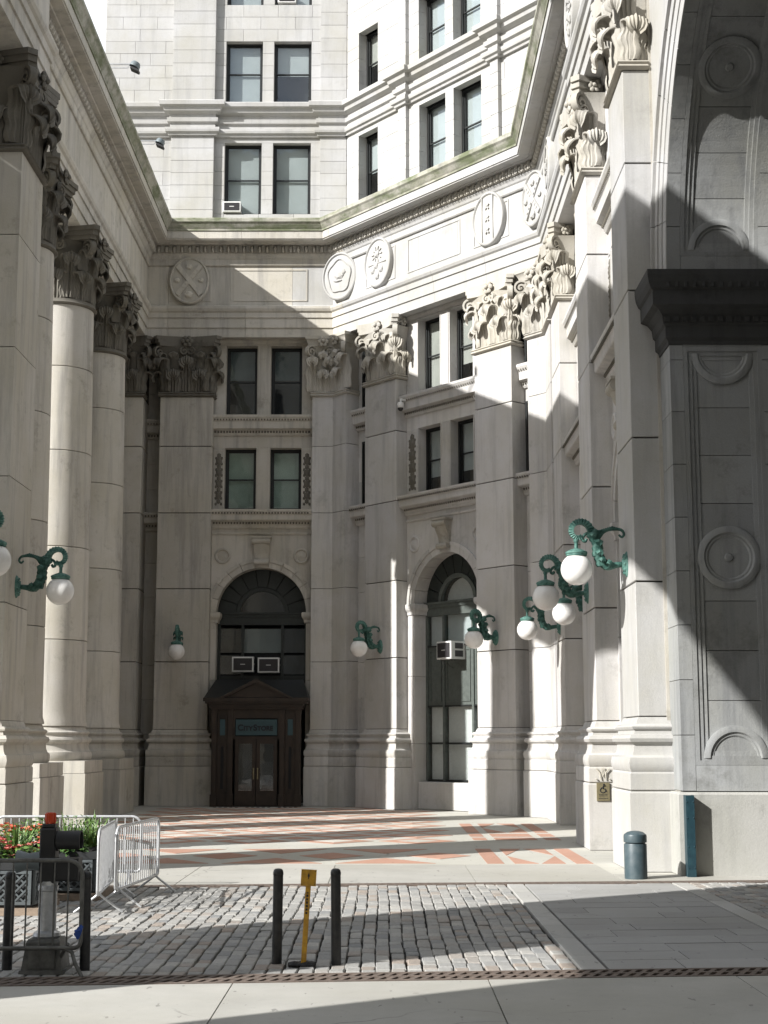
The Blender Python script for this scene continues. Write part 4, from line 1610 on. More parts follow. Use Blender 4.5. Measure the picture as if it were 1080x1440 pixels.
# margin stones by course, jamb and vault
NC = 0
for col_k, (xa, xb) in enumerate(((AX, AX + .24), (AX + 1.66, AX + 2.24), (AX + 3.66, AX + 4.24), (AX + 5.66, AX + 8.0))):
    L = 1.42
    i = 0
    while L < 24:
        top = L + .955
        if L < 9.3 <= top: top = 9.34
        if L > 9.3 and L < 10.9: L = 10.64; top = L + .9
        b = MB()
        bbend(b, xa, xb - .004, .0, .93 if (col_k == 0 and top < 9.4) else .5, L + .006, top - .006)
        part('stone_block', (b, 'jambs'), arch)
        L = top
        i += 1
for k in range(3):
    jamb_panels(AX + .24 + 2.0 * k)
    for L0, L1 in ((1.42, 1.856), (9.304, 9.34), (10.64, 10.996), (17.904, 24)):
        b = MB()
        bbend(b, AX + .244 + 2.0 * k, AX + 1.656 + 2.0 * k, 0, .5, L0, L1)
        part('stone_block', (b, 'jambs'), arch)
# plain base course and impost cornice
b = MB()
b.sweep([(AX - .03, 27.2), (AX - .03, AY - .05), (14, AY - .05)], [(-.3, 0), (.06, 0), (.06, 1.36), (.03, 1.40), (-.3, 1.41)])
part('base_course', (b, 'granite'), arch)
b = MB()
b.sweep([(AX, 27.18), (AX, AY), (14, AY)], [(-.2, 9.34), (.02, 9.34), (.03, 9.40), (.08, 9.46), (.08, 9.66), (.12, 9.70), (.14, 9.85), (.22, 9.95), (.34, 10.0), (.34, 10.26), (.38, 10.3), (.42, 10.40), (.44, 10.52), (.44, 10.62), (-.2, 10.64)])
part('impost_cornice', (b, 'darkgran'), arch)
b = MB()
x = AX - .1
while x < 13:
    b.box(x, x + .09, AY - .165, AY - .12, 9.74, 9.82)
    b.box(x, x + .05, AY - .42, AY - .37, 10.3, 10.4)
    x += .16
part('bead_moulding', (b, 'darkgran'), arch, kind='stuff')
# pier body, vault body, near jamb
b = MB()
b.box(AX + .02, 26, AY + .3, 27.14, 0, 17.4)
b.box(5.09, 6, 27.12, 27.5, 0, 17.4)
b.box(AX + 2.3, 26, 27.14, 31, 0, 17.4)
b.box(AX + .02, 26, 12.0, AY - 2 * AR, 0, 17.4)
pts = [(AY + .3, 10.3), (AY + .3, 17.4), (12.3, 17.4), (12.3, 10.3), (AY - 2 * AR - .3, 10.3)] + [(AY - AR - (AR + .3) * math.cos(PI * i / 24), AZ + (AR + .3) * math.sin(PI * i / 24)) for i in range(0, 25)]
pts = [(AY + .3, AZ), (AY + .3, 17.4), (AY - 2 * AR - .3, 17.4), (AY - 2 * AR - .3, AZ)] + [(AY - AR - (AR + .3) * math.cos(PI * i / 24), AZ + (AR + .3) * math.sin(PI * i / 24)) for i in range(1, 24)]
b.vprism([(p[0], p[1]) for p in pts], -26, -AX - .45, Matrix.Rotation(PI / 2, 4, 'Z'))
b.box(10, 26, AY + .02, AY + .3, 0, 17.4)
b.box(13.15, 26, 12, AY + .3, 15.6, 17.4)
part('vault_body', (b, 'stoned'), arch)
b = MB()   # end of the passage far to the right
b.box(26, 27, 12, 31, 0, 17.4)
part('passage_end', (b, 'stoned'), arch)
# archivolt rings on the court face
for k in range(15):
    a0, a1 = PI * k / 15, PI * (k + 1) / 15
    for r0, r1, o in ((AR, AR + .30, .02), (AR + .302, AR + .60, .04), (AR + .602, AR + .84, .07), (AR + .842, AR + .98, .13)):
        b = MB()
        g = .0015
        ring_seg(b, AY - AR, AZ, r0, r1, a0 + g, a1 - g, -AX - .45 if r0 > AR + .5 else -AX + .001, -AX + o, 5, Matrix.Rotation(PI / 2, 4, 'Z'))
        part('voussoir', (b, 'stonew'), arch)
# wall over the arch on the court side
b = MB()
r2 = AR + .9
pts = [(AY - AR - r2, AZ), (AY - AR - r2 - 1.5, AZ), (AY - AR - r2 - 1.5, 17.35), (27.14, 17.35), (27.14, AZ), (AY - AR + r2, AZ)] + [(AY - AR + r2 * math.cos(PI * i / 24), AZ + r2 * math.sin(PI * i / 24)) for i in range(1, 24)]
b.vprism(pts, -AX - .4, -AX + .01, Matrix.Rotation(PI / 2, 4, 'Z'))
part('spandrel_wall', (b, 'stonew'), arch)
b = MB()
b.box(AX + .1, 26, 8, 33, 17.4, 21.6)
part('upper_wall', (b, 'stonew'), arch)

# ------------------------------------------------------------------ wall lamps
def lamp_meshes():
    S = Matrix.Identity(4)
    out = {}
    # plate against the wall (y = 0), arm in the yz plane, -y outwards
    b = MB()
    b.lathe([(.02, .10), (.07, .095), (.10, .06), (.15, .05), (.19, .02), (.20, 0), (.16, 0)], 20, Matrix.Translation((0, 0, .095)) @ Matrix.Rotation(PI / 2, 4, 'X') @ Matrix.Diagonal((.72, 1.25, 1, 1)))
    for k in range(9):
        a = 2 * PI * k / 9
        b.ico((.10 * math.cos(a), -.05, .095 + .17 * math.sin(a)), .035)
    out['wall_plate'] = b.mesh('wall_plate', 'bronze', 40)
    b = MB()
    arm = [(0, -.05, .095), (0, -.22, .085), (0, -.38, .03), (0, -.50, .13), (0, -.575, .36), (0, -.57, .52), (0, -.60, .68), (0, -.66, .80)]
    def smooth(p, n=3):
        for _ in range(n):
            q = [p[0]]
            for a, c in zip(p, p[1:]):
                q.append(tuple(a[i] * .75 + c[i] * .25 for i in range(3)))
                q.append(tuple(a[i] * .25 + c[i] * .75 for i in range(3)))
            q.append(p[-1])
            p = q
        return p
    pa = smooth(arm)
    b.tube(pa, [.045 + .026 * math.sin(PI * i / len(pa)) for i in range(len(pa))], 10)
    up = smooth([(0, -.56, .55), (0, -.42, .74), (0, -.25, .77), (0, -.08, .76), (0, -.03, .66), (0, -.09, .60), (0, -.14, .66)])
    b.tube(up, [.038 - .02 * i / len(up) for i in range(len(up))], 8)
    lo = smooth([(0, -.60, .55), (0, -.70, .70), (0, -.80, .66), (0, -.84, .56), (0, -.78, .52), (0, -.75, .58)])
    b.tube(lo, .03, 8)
    for (y, z, rot, h) in ((-.49, .06, .15, .30), (-.565, .24, -.1, .32), (-.37, .02, .6, .24), (-.56, .46, .4, .26), (-.47, .62, 1.0, .20), (-.24, .05, 1.0, .18)):
        for sx in (-1, 1):
            leaf_geo(b, Matrix.Translation((sx * .05, y, z)) @ Matrix.Rotation(rot, 4, 'X') @ Matrix.Rotation(sx * PI / 2, 4, 'Z'), h, h * .6, .05, .01, 6, 9)
    for k in range(11):
        b.ico((0, -.10 - k * .04, .80 - .012 * abs(k - 4)), .032)
    out['scroll_arm'] = b.mesh('scroll_arm', 'bronzed', 50)
    # the ribbed ring over the globe
    b = MB()
    n = 44
    cy, cz = -.885, .72
    vs, fs = [], []
    for i in range(n + 1):
        t = i / n
        a = R(-35) + t * R(330)
        ro = .295 * (1 - .50 * t)
        ri = ro * (.56 if t < .8 else .56 - (t - .8))
        rib = .012 if i % 2 else -.004
        w = .075 * (1 - .35 * t) + rib
        for r_, ww in ((ro + rib, w * .6), (ro + rib, -w * .6), (ri, -w), (ri, w)):
            vs.append((ww, cy + r_ * math.cos(a), cz + r_ * math.sin(a)))
    for i in range(n):
        for k in range(4):
            fs.append((i * 4 + k, i * 4 + (k + 1) % 4, i * 4 + 4 + (k + 1) % 4, i * 4 + 4 + k))
    fs += [(0, 1, 2, 3), (n * 4 + 3, n * 4 + 2, n * 4 + 1, n * 4)]
    b.add(vs, fs)
    out['ribbed_scroll'] = b.mesh('ribbed_scroll', 'bronze', 25)
    b = MB()
    b.tube([(0, -.95, .30), (0, -.95, .62)], .035, 10)
    b.tube([(0, -.95, .52), (0, -.95, .57)], .05, 10)
    out['stem'] = b.mesh('stem', 'bronze', 40)
    b = MB()
    b.lathe([(.03, .40), (.10, .38), (.17, .35), (.205, .33), (.21, .30), (.195, .28), (.20, .26), (.17, .25)], 24, Matrix.Translation((0, -.95, 0)))
    out['globe_cap'] = b.mesh('globe_cap', 'bronze', 40)
    b = MB()
    b.lathe([(.30 * math.sin(a), .30 * math.cos(a)) for a in [R(35) + (PI - R(35)) * i / 20 for i in range(21)]], 36, Matrix.Translation((0, -.95, 0)))
    out['globe'] = b.mesh('globe', 'opal', 60)
    return out
LM = lamp_meshes()
def wall_lamp(T, label):
    p = T.to_translation()
    t = bpy.data.objects.new('wall_lamp', None)
    t.empty_display_size = .2
    place(t, None, T.copy())
    tag(t, label, 'wall lamp', 'verdigris globe lamps on the court pilasters')
    for nm, me in LM.items():
        part(nm, me, t, T)
LZ = 5.47
wall_lamp(TRb @ Matrix.Translation((-28.0, 0, LZ)), 'sunlit verdigris bracket lamp with brilliant white globe, nearest on the right')
wall_lamp(TRb @ Matrix.Translation((-33.45, 0, LZ)), 'verdigris bracket lamp with grey shaded globe just left below the sunlit one')
wall_lamp(TR @ Matrix.Translation((-37.7, .4, LZ)), 'bracket lamp whose globe peeks out right below between two larger lamps')
wall_lamp(TR @ Matrix.Translation((-43.28, 0, LZ)), 'small verdigris lamp, leftmost and lowest of the right hand cluster')
wall_lamp(TD @ Matrix.Translation((8.73, 0, LZ)), 'verdigris bracket lamp right of the arched window with the air conditioner')
wall_lamp(TD @ Matrix.Translation((2.84, 0, LZ)), 'dark green bracket lamp on the pilaster left of the tall shop arch')
wall_lamp(TB @ Matrix.Translation((-7.45, 0, LZ)), 'green bracket lamp facing forward on the shaded pilaster left of the store door')
wall_lamp(TLb @ Matrix.Translation((32.1, 0, LZ)), 'verdigris bracket lamp reaching right from the square pier at far left')
wall_lamp(TLb @ Matrix.Translation((26.6, 0, LZ)), 'lamp globe cut by the left edge of the picture')

# ------------------------------------------------------------------ store entrance vestibule
ves = thing('store_vestibule', 'dark brown timber shop porch with pediment and double glazed doors', 'porch', (-4.56, 53.9, 0))
TV = Matrix.Translation((-4.56, 53.95, 0))
def vp(name, mat, boxes, parent=ves, kind=None):
    b = MB()
    for bx in boxes: b.box(*bx)
    return part(name, (b, mat), parent, TV, kind=kind)
vp('side_wall', 'wood', [(-1.55, -1.47, .1, 1.4, 0, 3.6)])
vp('side_wall', 'wood', [(1.47, 1.55, .1, 1.4, 0, 3.6)])
for x in (-1.5, -.92, .92, 1.5):
    vp('post', 'wood', [(x - .09, x + .09, -.05, .12, .42, 3.42), (x - .12, x + .12, -.08, .15, 0, .42), (x - .11, x + .11, -.07, .13, 3.3, 3.4), (x - .05, x + .05, -.07, -.05, .55, 2.2)])
for s in (-1, 1):
    a, c = (-1.41, -1.01) if s < 0 else (1.01, 1.41)
    o = vp('side_panel', 'wood', [(a, c, .03, .10, 0, 3.42), (a + .04, a + .08, 0, .03, .5, 2.2), (c - .08, c - .04, 0, .03, .5, 2.2), (a + .08, c - .08, 0, .03, 2.16, 2.2), (a + .08, c - .08, 0, .03, .5, .54)])
    vp('narrow_pane', 'room', [((a + c) / 2 - .045, (a + c) / 2 + .045, .0, .02, .62, 2.1)], o)
    vp('panel_frame', 'wood', [(a + .04, c - .04, -.02, .03, 2.38, 2.44), (a + .04, c - .04, -.02, .03, 3.12, 3.18), (a + .04, a + .09, -.02, .03, 2.44, 3.12), (c - .09, c - .04, -.02, .03, 2.44, 3.12)], o)
    vp('blue_pane', 'signblue', [(a + .11, c - .11, .005, .02, 2.50, 3.06)], o)
vp('transom', 'wood', [(-.83, .83, .0, .12, 2.36, 2.46), (-.83, .83, .02, .12, 3.10, 3.42), (-.83, -.76, .0, .12, 2.46, 3.10), (.76, .83, 0, .12, 2.46, 3.10)])
sg = vp('signboard', 'signblue', [(-.74, .74, .02, .06, 2.50, 3.06)])
def text(parent, T, s, size, mat, bold=.0):
    cu = bpy.data.curves.new('lettering', 'FONT')
    cu.body = s
    cu.size = size
    cu.extrude = .008
    cu.offset = bold
    cu.align_x = 'LEFT'
    ob = bpy.data.objects.new('tmp', cu)
    col.objects.link(ob)
    bpy.context.view_layer.update()
    me = bpy.data.meshes.new_from_object(ob.evaluated_get(bpy.context.evaluated_depsgraph_get()))
    w = max(v.co.x for v in me.vertices) if len(me.vertices) else 0
    bpy.data.objects.remove(ob)
    me.materials.clear()
    me.materials.append(M[mat])
    part('lettering', me, parent, T @ Matrix.Rotation(PI / 2, 4, 'X'))
    return w
x = -.67
for s_, sz in (('C', .30), ('ITY', .222), ('S', .30), ('TORE', .222)):
    w = text(sg, TV @ Matrix.Translation((x, .0, 2.67)), s_, sz, 'letter', .009)
    x += w + .006
for s in (-1, 1):
    a, c = (-.75, -.012) if s < 0 else (.012, .75)
    d = vp('door', 'wood', [(a, a + .13, .02, .08, .03, 2.36), (c - .13, c, .02, .08, .03, 2.36), (a + .13, c - .13, .02, .08, 2.2, 2.36), (a + .13, c - .13, .02, .08, .03, .55)])
    vp('door_glass', 'glass', [(a + .13, c - .13, .045, .055, .55, 2.2)], d)
    vp('door_handle', 'brass', [((c if s < 0 else a) - .02 - s * .06 * -1 - .01, (c if s < 0 else a) + .02 - s * .06 * -1 - .01, -.03, .02, .95, 1.35)], d)
vp('interior', 'room', [(-.9, .9, .9, .95, 0, 2.5), (-.9, .9, .12, .9, -.01, .012)])
vp('cornice', 'wood', [(-1.66, 1.66, -.12, 1.45, 3.42, 3.50), (-1.70, 1.70, -.18, 1.45, 3.5, 3.62), (-1.82, 1.82, -.30, 1.45, 3.62, 3.70), (-1.88, 1.88, -.36, 1.45, 3.70, 3.82)])
b = MB()
b.vprism([(-1.18, 3.823), (1.18, 3.823), (0, 4.38)], -.30, -.22)
part('pediment', (b, 'wood'), ves, TV)
b = MB()
for s in (-1, 1):
    pts = [(s * 1.3, 3.823), (s * 1.16, 3.823), (0, 4.36), (0, 4.50)]
    b.vprism(pts if s > 0 else pts[::-1], -.42, -.2)
part('raking_cornice', (b, 'wood'), ves, TV)
b = MB()
b.add([(-1.86, -.34, 3.822), (1.86, -.34, 3.822), (1.6, 1.15, 4.52), (-1.6, 1.15, 4.52), (-1.86, 1.3, 3.822), (1.86, 1.3, 3.822)], [(0, 1, 2, 3), (1, 5, 2), (0, 3, 4)])
part('hipped_roof', (b, 'frame'), ves, TV)

# ------------------------------------------------------------------ air conditioners
def ac(T, w, h, d, label, bracket=False, frame_only=False):
    t = bpy.data.objects.new('air_conditioner', None)
    place(t, None, T.copy())
    tag(t, label, 'air conditioner', 'window air conditioners')
    b = MB()
    b.bbox(-w / 2, w / 2, 0, d, 0, h, .015)
    part('casing', (b, 'white'), t, T)
    b = MB()
    f = .055
    b.box(-w / 2 + f, w / 2 - f, -.012, .02, f, h - f)
    g = part('grille', (b, 'grille'), t, T)
    b = MB()
    n = int((h - 2 * f) / .035)
    for k in range(n):
        z = f + (k + .3) * (h - 2 * f) / n
        b.box(-w / 2 + f, w / 2 - f, -.02, -.012, z, z + .012)
    part('slats', (b, 'blackm'), g, T, kind='stuff')
    b = MB()
    b.box(-.09, .09, -.024, -.02, h / 2 - .012, h / 2 + .012)
    part('badge', (b, 'white'), g, T)
    b = MB()
    for k in range(2):
        b.box(w / 2, w / 2 + .004, d * .25, d * .75, .08 + k * (h * .45), .05 + h * .4 + k * (h * .42))
    part('side_vent', (b, 'grille'), t, T)
    if bracket:
        b = MB()
        for s in (-1, 1):
            b.tube([(s * w * .35, .08, -.01), (s * w * .35, d, -.30)], .015, 6)
            b.tube([(s * w * .35, .05, -.015), (s * w * .35, d, -.015)], .015, 6)
        part('bracket', (b, 'castmetal'), t, T)
ac(TB @ Matrix.Translation((-5.22, .72, 4.82)), .80, .56, .6, 'left of two white framed air conditioners in the dark arch over the store door')
ac(TB @ Matrix.Translation((-4.27, .72, 4.79)), .80, .56, .6, 'right of two white framed air conditioners in the dark arch over the store door')
ac(TD @ Matrix.Translation((5.75, .40, 5.02)), .74, .60, .72, 'white air conditioner jutting on brackets from the tall sunlit arched window', True)
ac(TB @ Matrix.Translation((-5.90, WY - .1, 22.56)), .70, .42, .6, 'small white air conditioner in the tower window just above the mossy cornice')
ac(TB @ Matrix.Translation((-3.85, WY - .05, 31.24)), .72, .42, .6, 'white air conditioner in the topmost tower window at the upper picture edge')

# ------------------------------------------------------------------ camera and floodlights
t = thing('security_camera', 'white dome security camera hung from the ledge beside the diagonal windows', 'security camera', tuple(TD @ Vector((4.0, .0, 14.0))))
Tc = TD @ Matrix.Translation((4.0, -.02, 14.0))
b = MB(); b.box(-.05, .05, 0, .3, .18, .26); b.tube([(0, .02, .1), (0, .02, .22)], .03, 8)
part('arm', (b, 'white'), t, Tc)
b = MB(); b.lathe([(.01, .14), (.10, .12), (.13, .04), (.12, -.06), (.10, -.08)], 16)
part('housing', (b, 'white', 40), t, Tc)
b = MB(); b.lathe([(.10, -.08), (.09, -.14), (.05, -.19), (.01, -.20)], 16)
part('lens_dome', (b, 'black', 60), t, Tc)
for (x, y, lab) in ((-7.35, 41.6, 'upper grey floodlight on an arm over the left cornice'), (-7.45, 47.3, 'lower grey floodlight on an arm over the left cornice')):
    t = thing('floodlight', lab, 'floodlight', (x, y, 21.72), 'floodlights on the left cornice')
    Tf = Matrix.Translation((x, y, 21.92))
    b = MB()
    b.tube([(-.95, 0, -.15), (-.95, 0, .12), (-.15, 0, .12)], .02, 6)
    b.tube([(-.95, 0, .0), (-.2, 0, .0), (-.15, 0, .12)], .015, 6)
    part('arm', (b, 'galv'), t, Tf)
    b = MB()
    b.lathe([(.02, .10), (.12, .09), (.15, .04), (.155, -.04)], 16, Matrix.Translation((0, 0, .06)) @ Matrix.Rotation(R(25), 4, 'Y') @ Matrix.Diagonal((1, 1.1, 1.2, 1)))
    part('lamp_housing', (b, 'grey', 50), t, Tf)
    b = MB()
    b.box(-.13, .13, -.13, .13, -.09, -.03, Matrix.Translation((0.03, 0, -.02)) @ Matrix.Rotation(R(25), 4, 'Y'))
    part('lens_box', (b, 'blackm'), t, Tf)

# ------------------------------------------------------------------ bollards and posts
def bollard(x, y, lab, grp=None, h=.94):
    t = thing('bollard', lab, 'bollard', (x, y, 0), 'black steel bollards beside the drain')
    T0 = Matrix.Translation((x, y, 0)) @ Matrix.Rotation(R(random.uniform(-.6, .6)), 4, 'Y')
    b = MB()
    b.lathe([(.05, -.02), (.052, .01), (.0515, h - .05)], 24)
    part('tube', (b, 'black', 50), t, T0)
    b = MB()
    b.lathe([(.0515, h - .048), (.054, h - .045), (.054, h - .02), (.047, h + .005), (.03, h + .018), (0, h + .022)], 24)
    part('cap', (b, 'black', 50), t, T0)
bollard(-1.10, 15.85, 'black steel bollard standing left of the leaning yellow post')
bollard(-.49, 15.85, 'black steel bollard standing right of the leaning yellow post')
bollard(-3.00, 15.5, 'black steel bollard with blue tape near it, beside the front barricade end')
bollard(-3.78, 15.5, 'black steel bollard seen through the front barricade at far left')

t = thing('yellow_post', 'leaning yellow post with a small square plate on top between two black bollards', 'post', (-.80, 15.72, 0))
Ty = Matrix.Translation((-.82, 15.72, 0)) @ Matrix.Rotation(R(3.2), 4, 'Y')
b = MB(); b.bbox(-.026, .026, -.026, .026, .02, .93, .006)
pst = part('post', (b, 'yellow'), t, Ty)
b = MB()
rr_ = random.Random(5)
for k in range(7):
    b.box(-.012, .008, -.0285, -.0262, .52 + k * .034, .52 + k * .034 + rr_.uniform(.012, .024))
part('marking', (b, 'letter'), pst, Ty)
b = MB(); b.bbox(-.078, .078, -.045, -.027, .80, .965, .004)
pl = part('plate', (b, 'yellow'), t, Ty)
b = MB(); b.vprism([(-.012, .895), (.012, .895), (0, .935)], -.049, -.0455); b.box(-.004, .004, -.049, -.0455, .87, .895)
for sx in (-1, 1):
    for zz in (.815, .95):
        b.box(sx * .065 - .004, sx * .065 + .004, -.049, -.0455, zz - .004, zz + .004)
part('symbol', (b, 'letter'), pl, Ty)
b = MB()
for k in range(9):
    a = k * .7
    b.ico((.07 * math.cos(a) * (1 + .4 * (k % 2)), .06 * math.sin(a), .02), .04 + .012 * (k % 3), None, (1.2, 1, .6))
b.box(-.07, .07, -.05, .05, .0, .035)
part('foot', (b, 'blackm'), t, Matrix.Translation((-.82, 15.72, 0)))

t = thing('stub_bollard', 'short fat slate blue bollard with domed cap and a groove near its top', 'bollard', (4.21, 25.6, 0))
Tb = Matrix.Translation((4.21, 25.6, 0))
b = MB(); b.lathe([(.19, 0), (.19, .56), (.185, .572), (.165, .576), (.165, .592)], 32)
part('body', (b, 'bluegreen', 35), t, Tb)
b = MB(); b.lathe([(.165, .592), (.19, .596), (.193, .61), (.193, .70), (.185, .725), (.13, .765), (.06, .782), (0, .786)], 32)
part('cap', (b, 'bluegreen', 35), t, Tb)

t = thing('channel_post', 'upright teal steel channel guard at the foot of the great arch jamb', 'guard post', (5.21, 25.92, 0))
b = MB()
b.box(5.13, 5.275, 25.86, 25.875, 0, 1.36)
b.box(5.13, 5.145, 25.875, 26.06, 0, 1.36)
b.box(5.26, 5.275, 25.875, 26.06, 0, 1.36)
part('channel', (b, 'steelblue'), t)
b = MB()
for z in (.15, .5, .98, 1.25):
    b.ico((5.255, 25.857, z), .014)
    b.ico((5.15, 25.857, z), .014)
part('bolts', (b, 'steelblue'), t, kind='stuff')

# accessibility plaque on the pedestal, ornament carved over it
t = thing('plaque', 'small brass wheelchair access plaque on the pedestal right of the court', 'sign', (4.76, 32.24, 1.0))
Tp = Matrix.Translation((4.66, 32.305, 1.02))
b = MB(); b.bbox(-.14, .14, -.02, .01, 0, .38, .006)
part('plate', (b, 'brass'), t, Tp)
b = MB()
b.tube([(.055 * math.cos(a) - .01, -.023, .225 + .055 * math.sin(a)) for a in [R(100) + R(265) * i / 14 for i in range(15)]], .009, 6)
b.tube([(.0, -.023, .325), (-.005, -.023, .255), (.045, -.023, .25), (.07, -.023, .19)], .010, 6)
b.tube([(-.01, -.023, .30), (.05, -.023, .315)], .008, 6)
b.ico((.012, -.023, .345), .02)
part('wheelchair_symbol', (b, 'letter'), t, Tp)
b = MB()
for z, w in ((.13, .09), (.10, .085), (.045, .10)):
    x = -w
    while x < w:
        l = random.uniform(.012, .03)
        b.box(x, min(x + l, w), -.023, -.018, z, z + .013)
        x += l + .008
part('text_lines', (b, 'letter'), t, Tp)
b = MB()
for sx in (-1, 1):
    b.tube([(sx * .05, 0, .45), (sx * .07, 0, .6), (sx * .14, 0, .68)], .012, 6)
    b.tube([(0, 0, .5), (sx * .03, 0, .62), (sx * .02, 0, .7)], .01, 6)
    b.ico((sx * .14, 0, .46), .02)
part('scar_marks', (b, 'stoned'), t, Tp)

# ------------------------------------------------------------------ crowd barricades
def barrier(T, L, label, mat='galv', foot=True, nb=None, tape=False, feet=(0, 1)):
    t = bpy.data.objects.new('crowd_barrier', None)
    place(t, None, T.copy())
    tag(t, label, 'barricade', 'steel crowd barriers')
    r = .15
    H0, H1 = .26, 1.10
    pts = []
    for cx, cz, a0 in ((L - r, H1 - r, PI / 2), (L - r, H0 + r * .6, 0), (r, H0 + r * .6, -PI / 2), (r, H1 - r, PI)):
        pass
    def arc(cx, cz, a0, a1, rr, n=6):
        return [(cx + rr * math.cos(a0 + (a1 - a0) * i / n), 0, cz + rr * math.sin(a0 + (a1 - a0) * i / n)) for i in range(n + 1)]
    pts = arc(r, H1 - r, PI, PI / 2, r) + arc(L - r, H1 - r, PI / 2, 0, r) + arc(L - .06, H0 + .06, 0, -PI / 2, .06, 3) + arc(.06, H0 + .06, -PI / 2, -PI, .06, 3)
    b = MB()
    b.tube(pts, .021, 10, True)
    part('frame', (b, mat, 60), t, T)
    nb = nb or int(L / .125)
    bars = MB()
    bars.tube([(0, 0, H0 + .01), (0, 0, H1 - .01)], .0085, 6)
    me = bars.mesh('bar', mat, 60)
    for k in range(1, nb):
        part('bar', me, t, T @ Matrix.Translation((L * k / nb, 0, 0)))
    for e in feet:
        x = .18 if e == 0 else L - .18
        b = MB()
        for s in (-1, 1):
            b.tube([(x, 0, H0), (x, s * .06, H0 - .05), (x, s * .32, .02)], .016, 8)
        b.tube([(x - .05, 0, H0), (x + .05, 0, H0)], .03, 8)
        part('foot', (b, mat, 60), t, T)
    return t
ang = lambda a, c: Matrix.Translation((a[0], a[1], 0)) @ Matrix.Rotation(math.atan2(c[1] - a[1], c[0] - a[0]), 4, 'Z')
tb = barrier(ang((-5.13, 14.98), (-2.94, 15.12)), 2.16, 'dark grey steel crowd barrier in the left foreground, end nearest the bollard', 'castmetal', nb=16, feet=(0,))
Tt = ang((-5.13, 14.98), (-2.94, 15.12))
b = MB()
b.tube([(2.00, 0, .26), (2.08, 0, .22), (2.12, -.05, .12), (2.20, -.12, .0)], .02, 8)
b.tube([(2.04, 0, .30), (1.95, .1, .15), (1.84, .3, .02)], .018, 8)
part('foot', (b, 'castmetal', 60), tb, Tt)
barrier(ang((-3.78, 20.25), (-3.99, 22.7)), 2.45, 'bright steel barrier seen nearly edge-on, left of a pair in the sun', 'galvw')
barrier(ang((-3.66, 20.9), (-3.45, 23.4)), 2.5, 'bright steel barrier receding beside the planters, right of a pair in the sun', 'galvw')
barrier(ang((-6.1, 23.9), (-3.75, 23.9)), 2.3, 'pale steel barrier standing behind the flower planters, right hand one', 'galvw')
barrier(ang((-8.5, 23.8), (-6.2, 23.9)), 2.25, 'pale steel barrier behind the planters at the left picture edge', 'galvw')
# blue tape knot
b = MB()
b.add([(-.03, -.02, 0), (.05, -.03, -.03), (.075, -.02, .06), (.04, -.01, .085), (.0, -.03, .05), (-.055, -.02, -.04), (-.01, .0, -.12), (.02, -.01, -.10)],
      [(0, 1, 2, 3, 4), (0, 5, 6, 7), (0, 7, 1), (4, 5, 0)])
b.tube([(0, .03, -.02), (-.03, -.02, .0), (.03, -.03, .01), (.03, .03, 0)], .02, 6, True)
o = part('blue_tape', (b, 'blue'), None, Matrix.Translation((-2.99, 15.06, .43)) @ Matrix.Scale(.72, 4))
tag(o, 'scrap of bright blue tape tied to the end of the front barricade', 'tape')

# ------------------------------------------------------------------ signal unit behind the front barricade
t = thing('signal_stand', 'black signal head with visors and an orange top lens on a metal pedestal', 'traffic signal', (-3.36, 15.36, 0))
Ts = Matrix.Translation((-3.36, 15.36, 0))
b = MB()
for (a, z0, c, z1) in ((.22, 0, .215, .04), (.20, .04, .165, .30), (.165, .30, .15, .33)):
    b.add([(sx * w, sy * w, z) for w, z in ((a, z0), (c, z1)) for sx, sy in ((-1, -1), (1, -1), (1, 1), (-1, 1))],
          [(0, 1, 5, 4), (1, 2, 6, 5), (2, 3, 7, 6), (3, 0, 4, 7), (4, 5, 6, 7), (3, 2, 1, 0)])
b.box(-.13, .13, -.215, -.17, .06, .27)
part('pedestal', (b, 'castmetal'), t, Ts)
b = MB()
b.lathe([(.13, .33), (.14, .35), (.13, .38), (.095, .40), (.09, .42), (.09, .78), (.10, .79), (.10, .83), (.092, .84), (.1, .88)], 20)
part('pole', (b, 'galv', 40), t, Ts)
b = MB()
b.bbox(-.085, .075, -.09, .10, .86, 1.40, .015)
b.bbox(-.07, .06, -.07, .07, 1.40, 1.44, .01)
part('signal_body', (b, 'blackm'), t, Ts)
b = MB()
b.bbox(.078, .31, -.10, .12, .88, 1.10, .02)
part('lower_head', (b, 'blackm'), t, Ts)
b = MB()
b.lathe([(.10, 0), (.105, .24), (.095, .24), (.09, 0)], 20, Matrix.Translation((.077, 0, 1.27)) @ Matrix.Rotation(PI / 2, 4, 'Y'), R(40), R(320))
b.lathe([(0, .02), (.10, .02), (.10, 0)], 20, Matrix.Translation((.077, 0, 1.27)) @ Matrix.Rotation(PI / 2, 4, 'Y'))
part('visor', (b, 'blackm', 40), t, Ts)
b = MB()
b.lathe([(.10, 0), (.08, .12), (.115, .24), (.105, .24), (.07, .12), (0, .1)], 20, Matrix.Translation((-.08, 0, 1.07)) @ Matrix.Rotation(-PI / 2, 4, 'Y'))
part('visor', (b, 'grey', 40), t, Ts)
b = MB()
b.lathe([(.052, 1.44), (.055, 1.45), (.055, 1.535), (.046, 1.55), (0, 1.555)], 20)
part('beacon_lens', (b, 'orange', 40), t, Ts)
b = MB()
for k in range(12):
    a = 2 * PI * k / 12
    b.box(.053, .058, -.004, .004, 1.452, 1.54, Matrix.Rotation(a, 4, 'Z'))
part('lens_ribs', (b, 'orange'), t, Ts, kind='stuff')

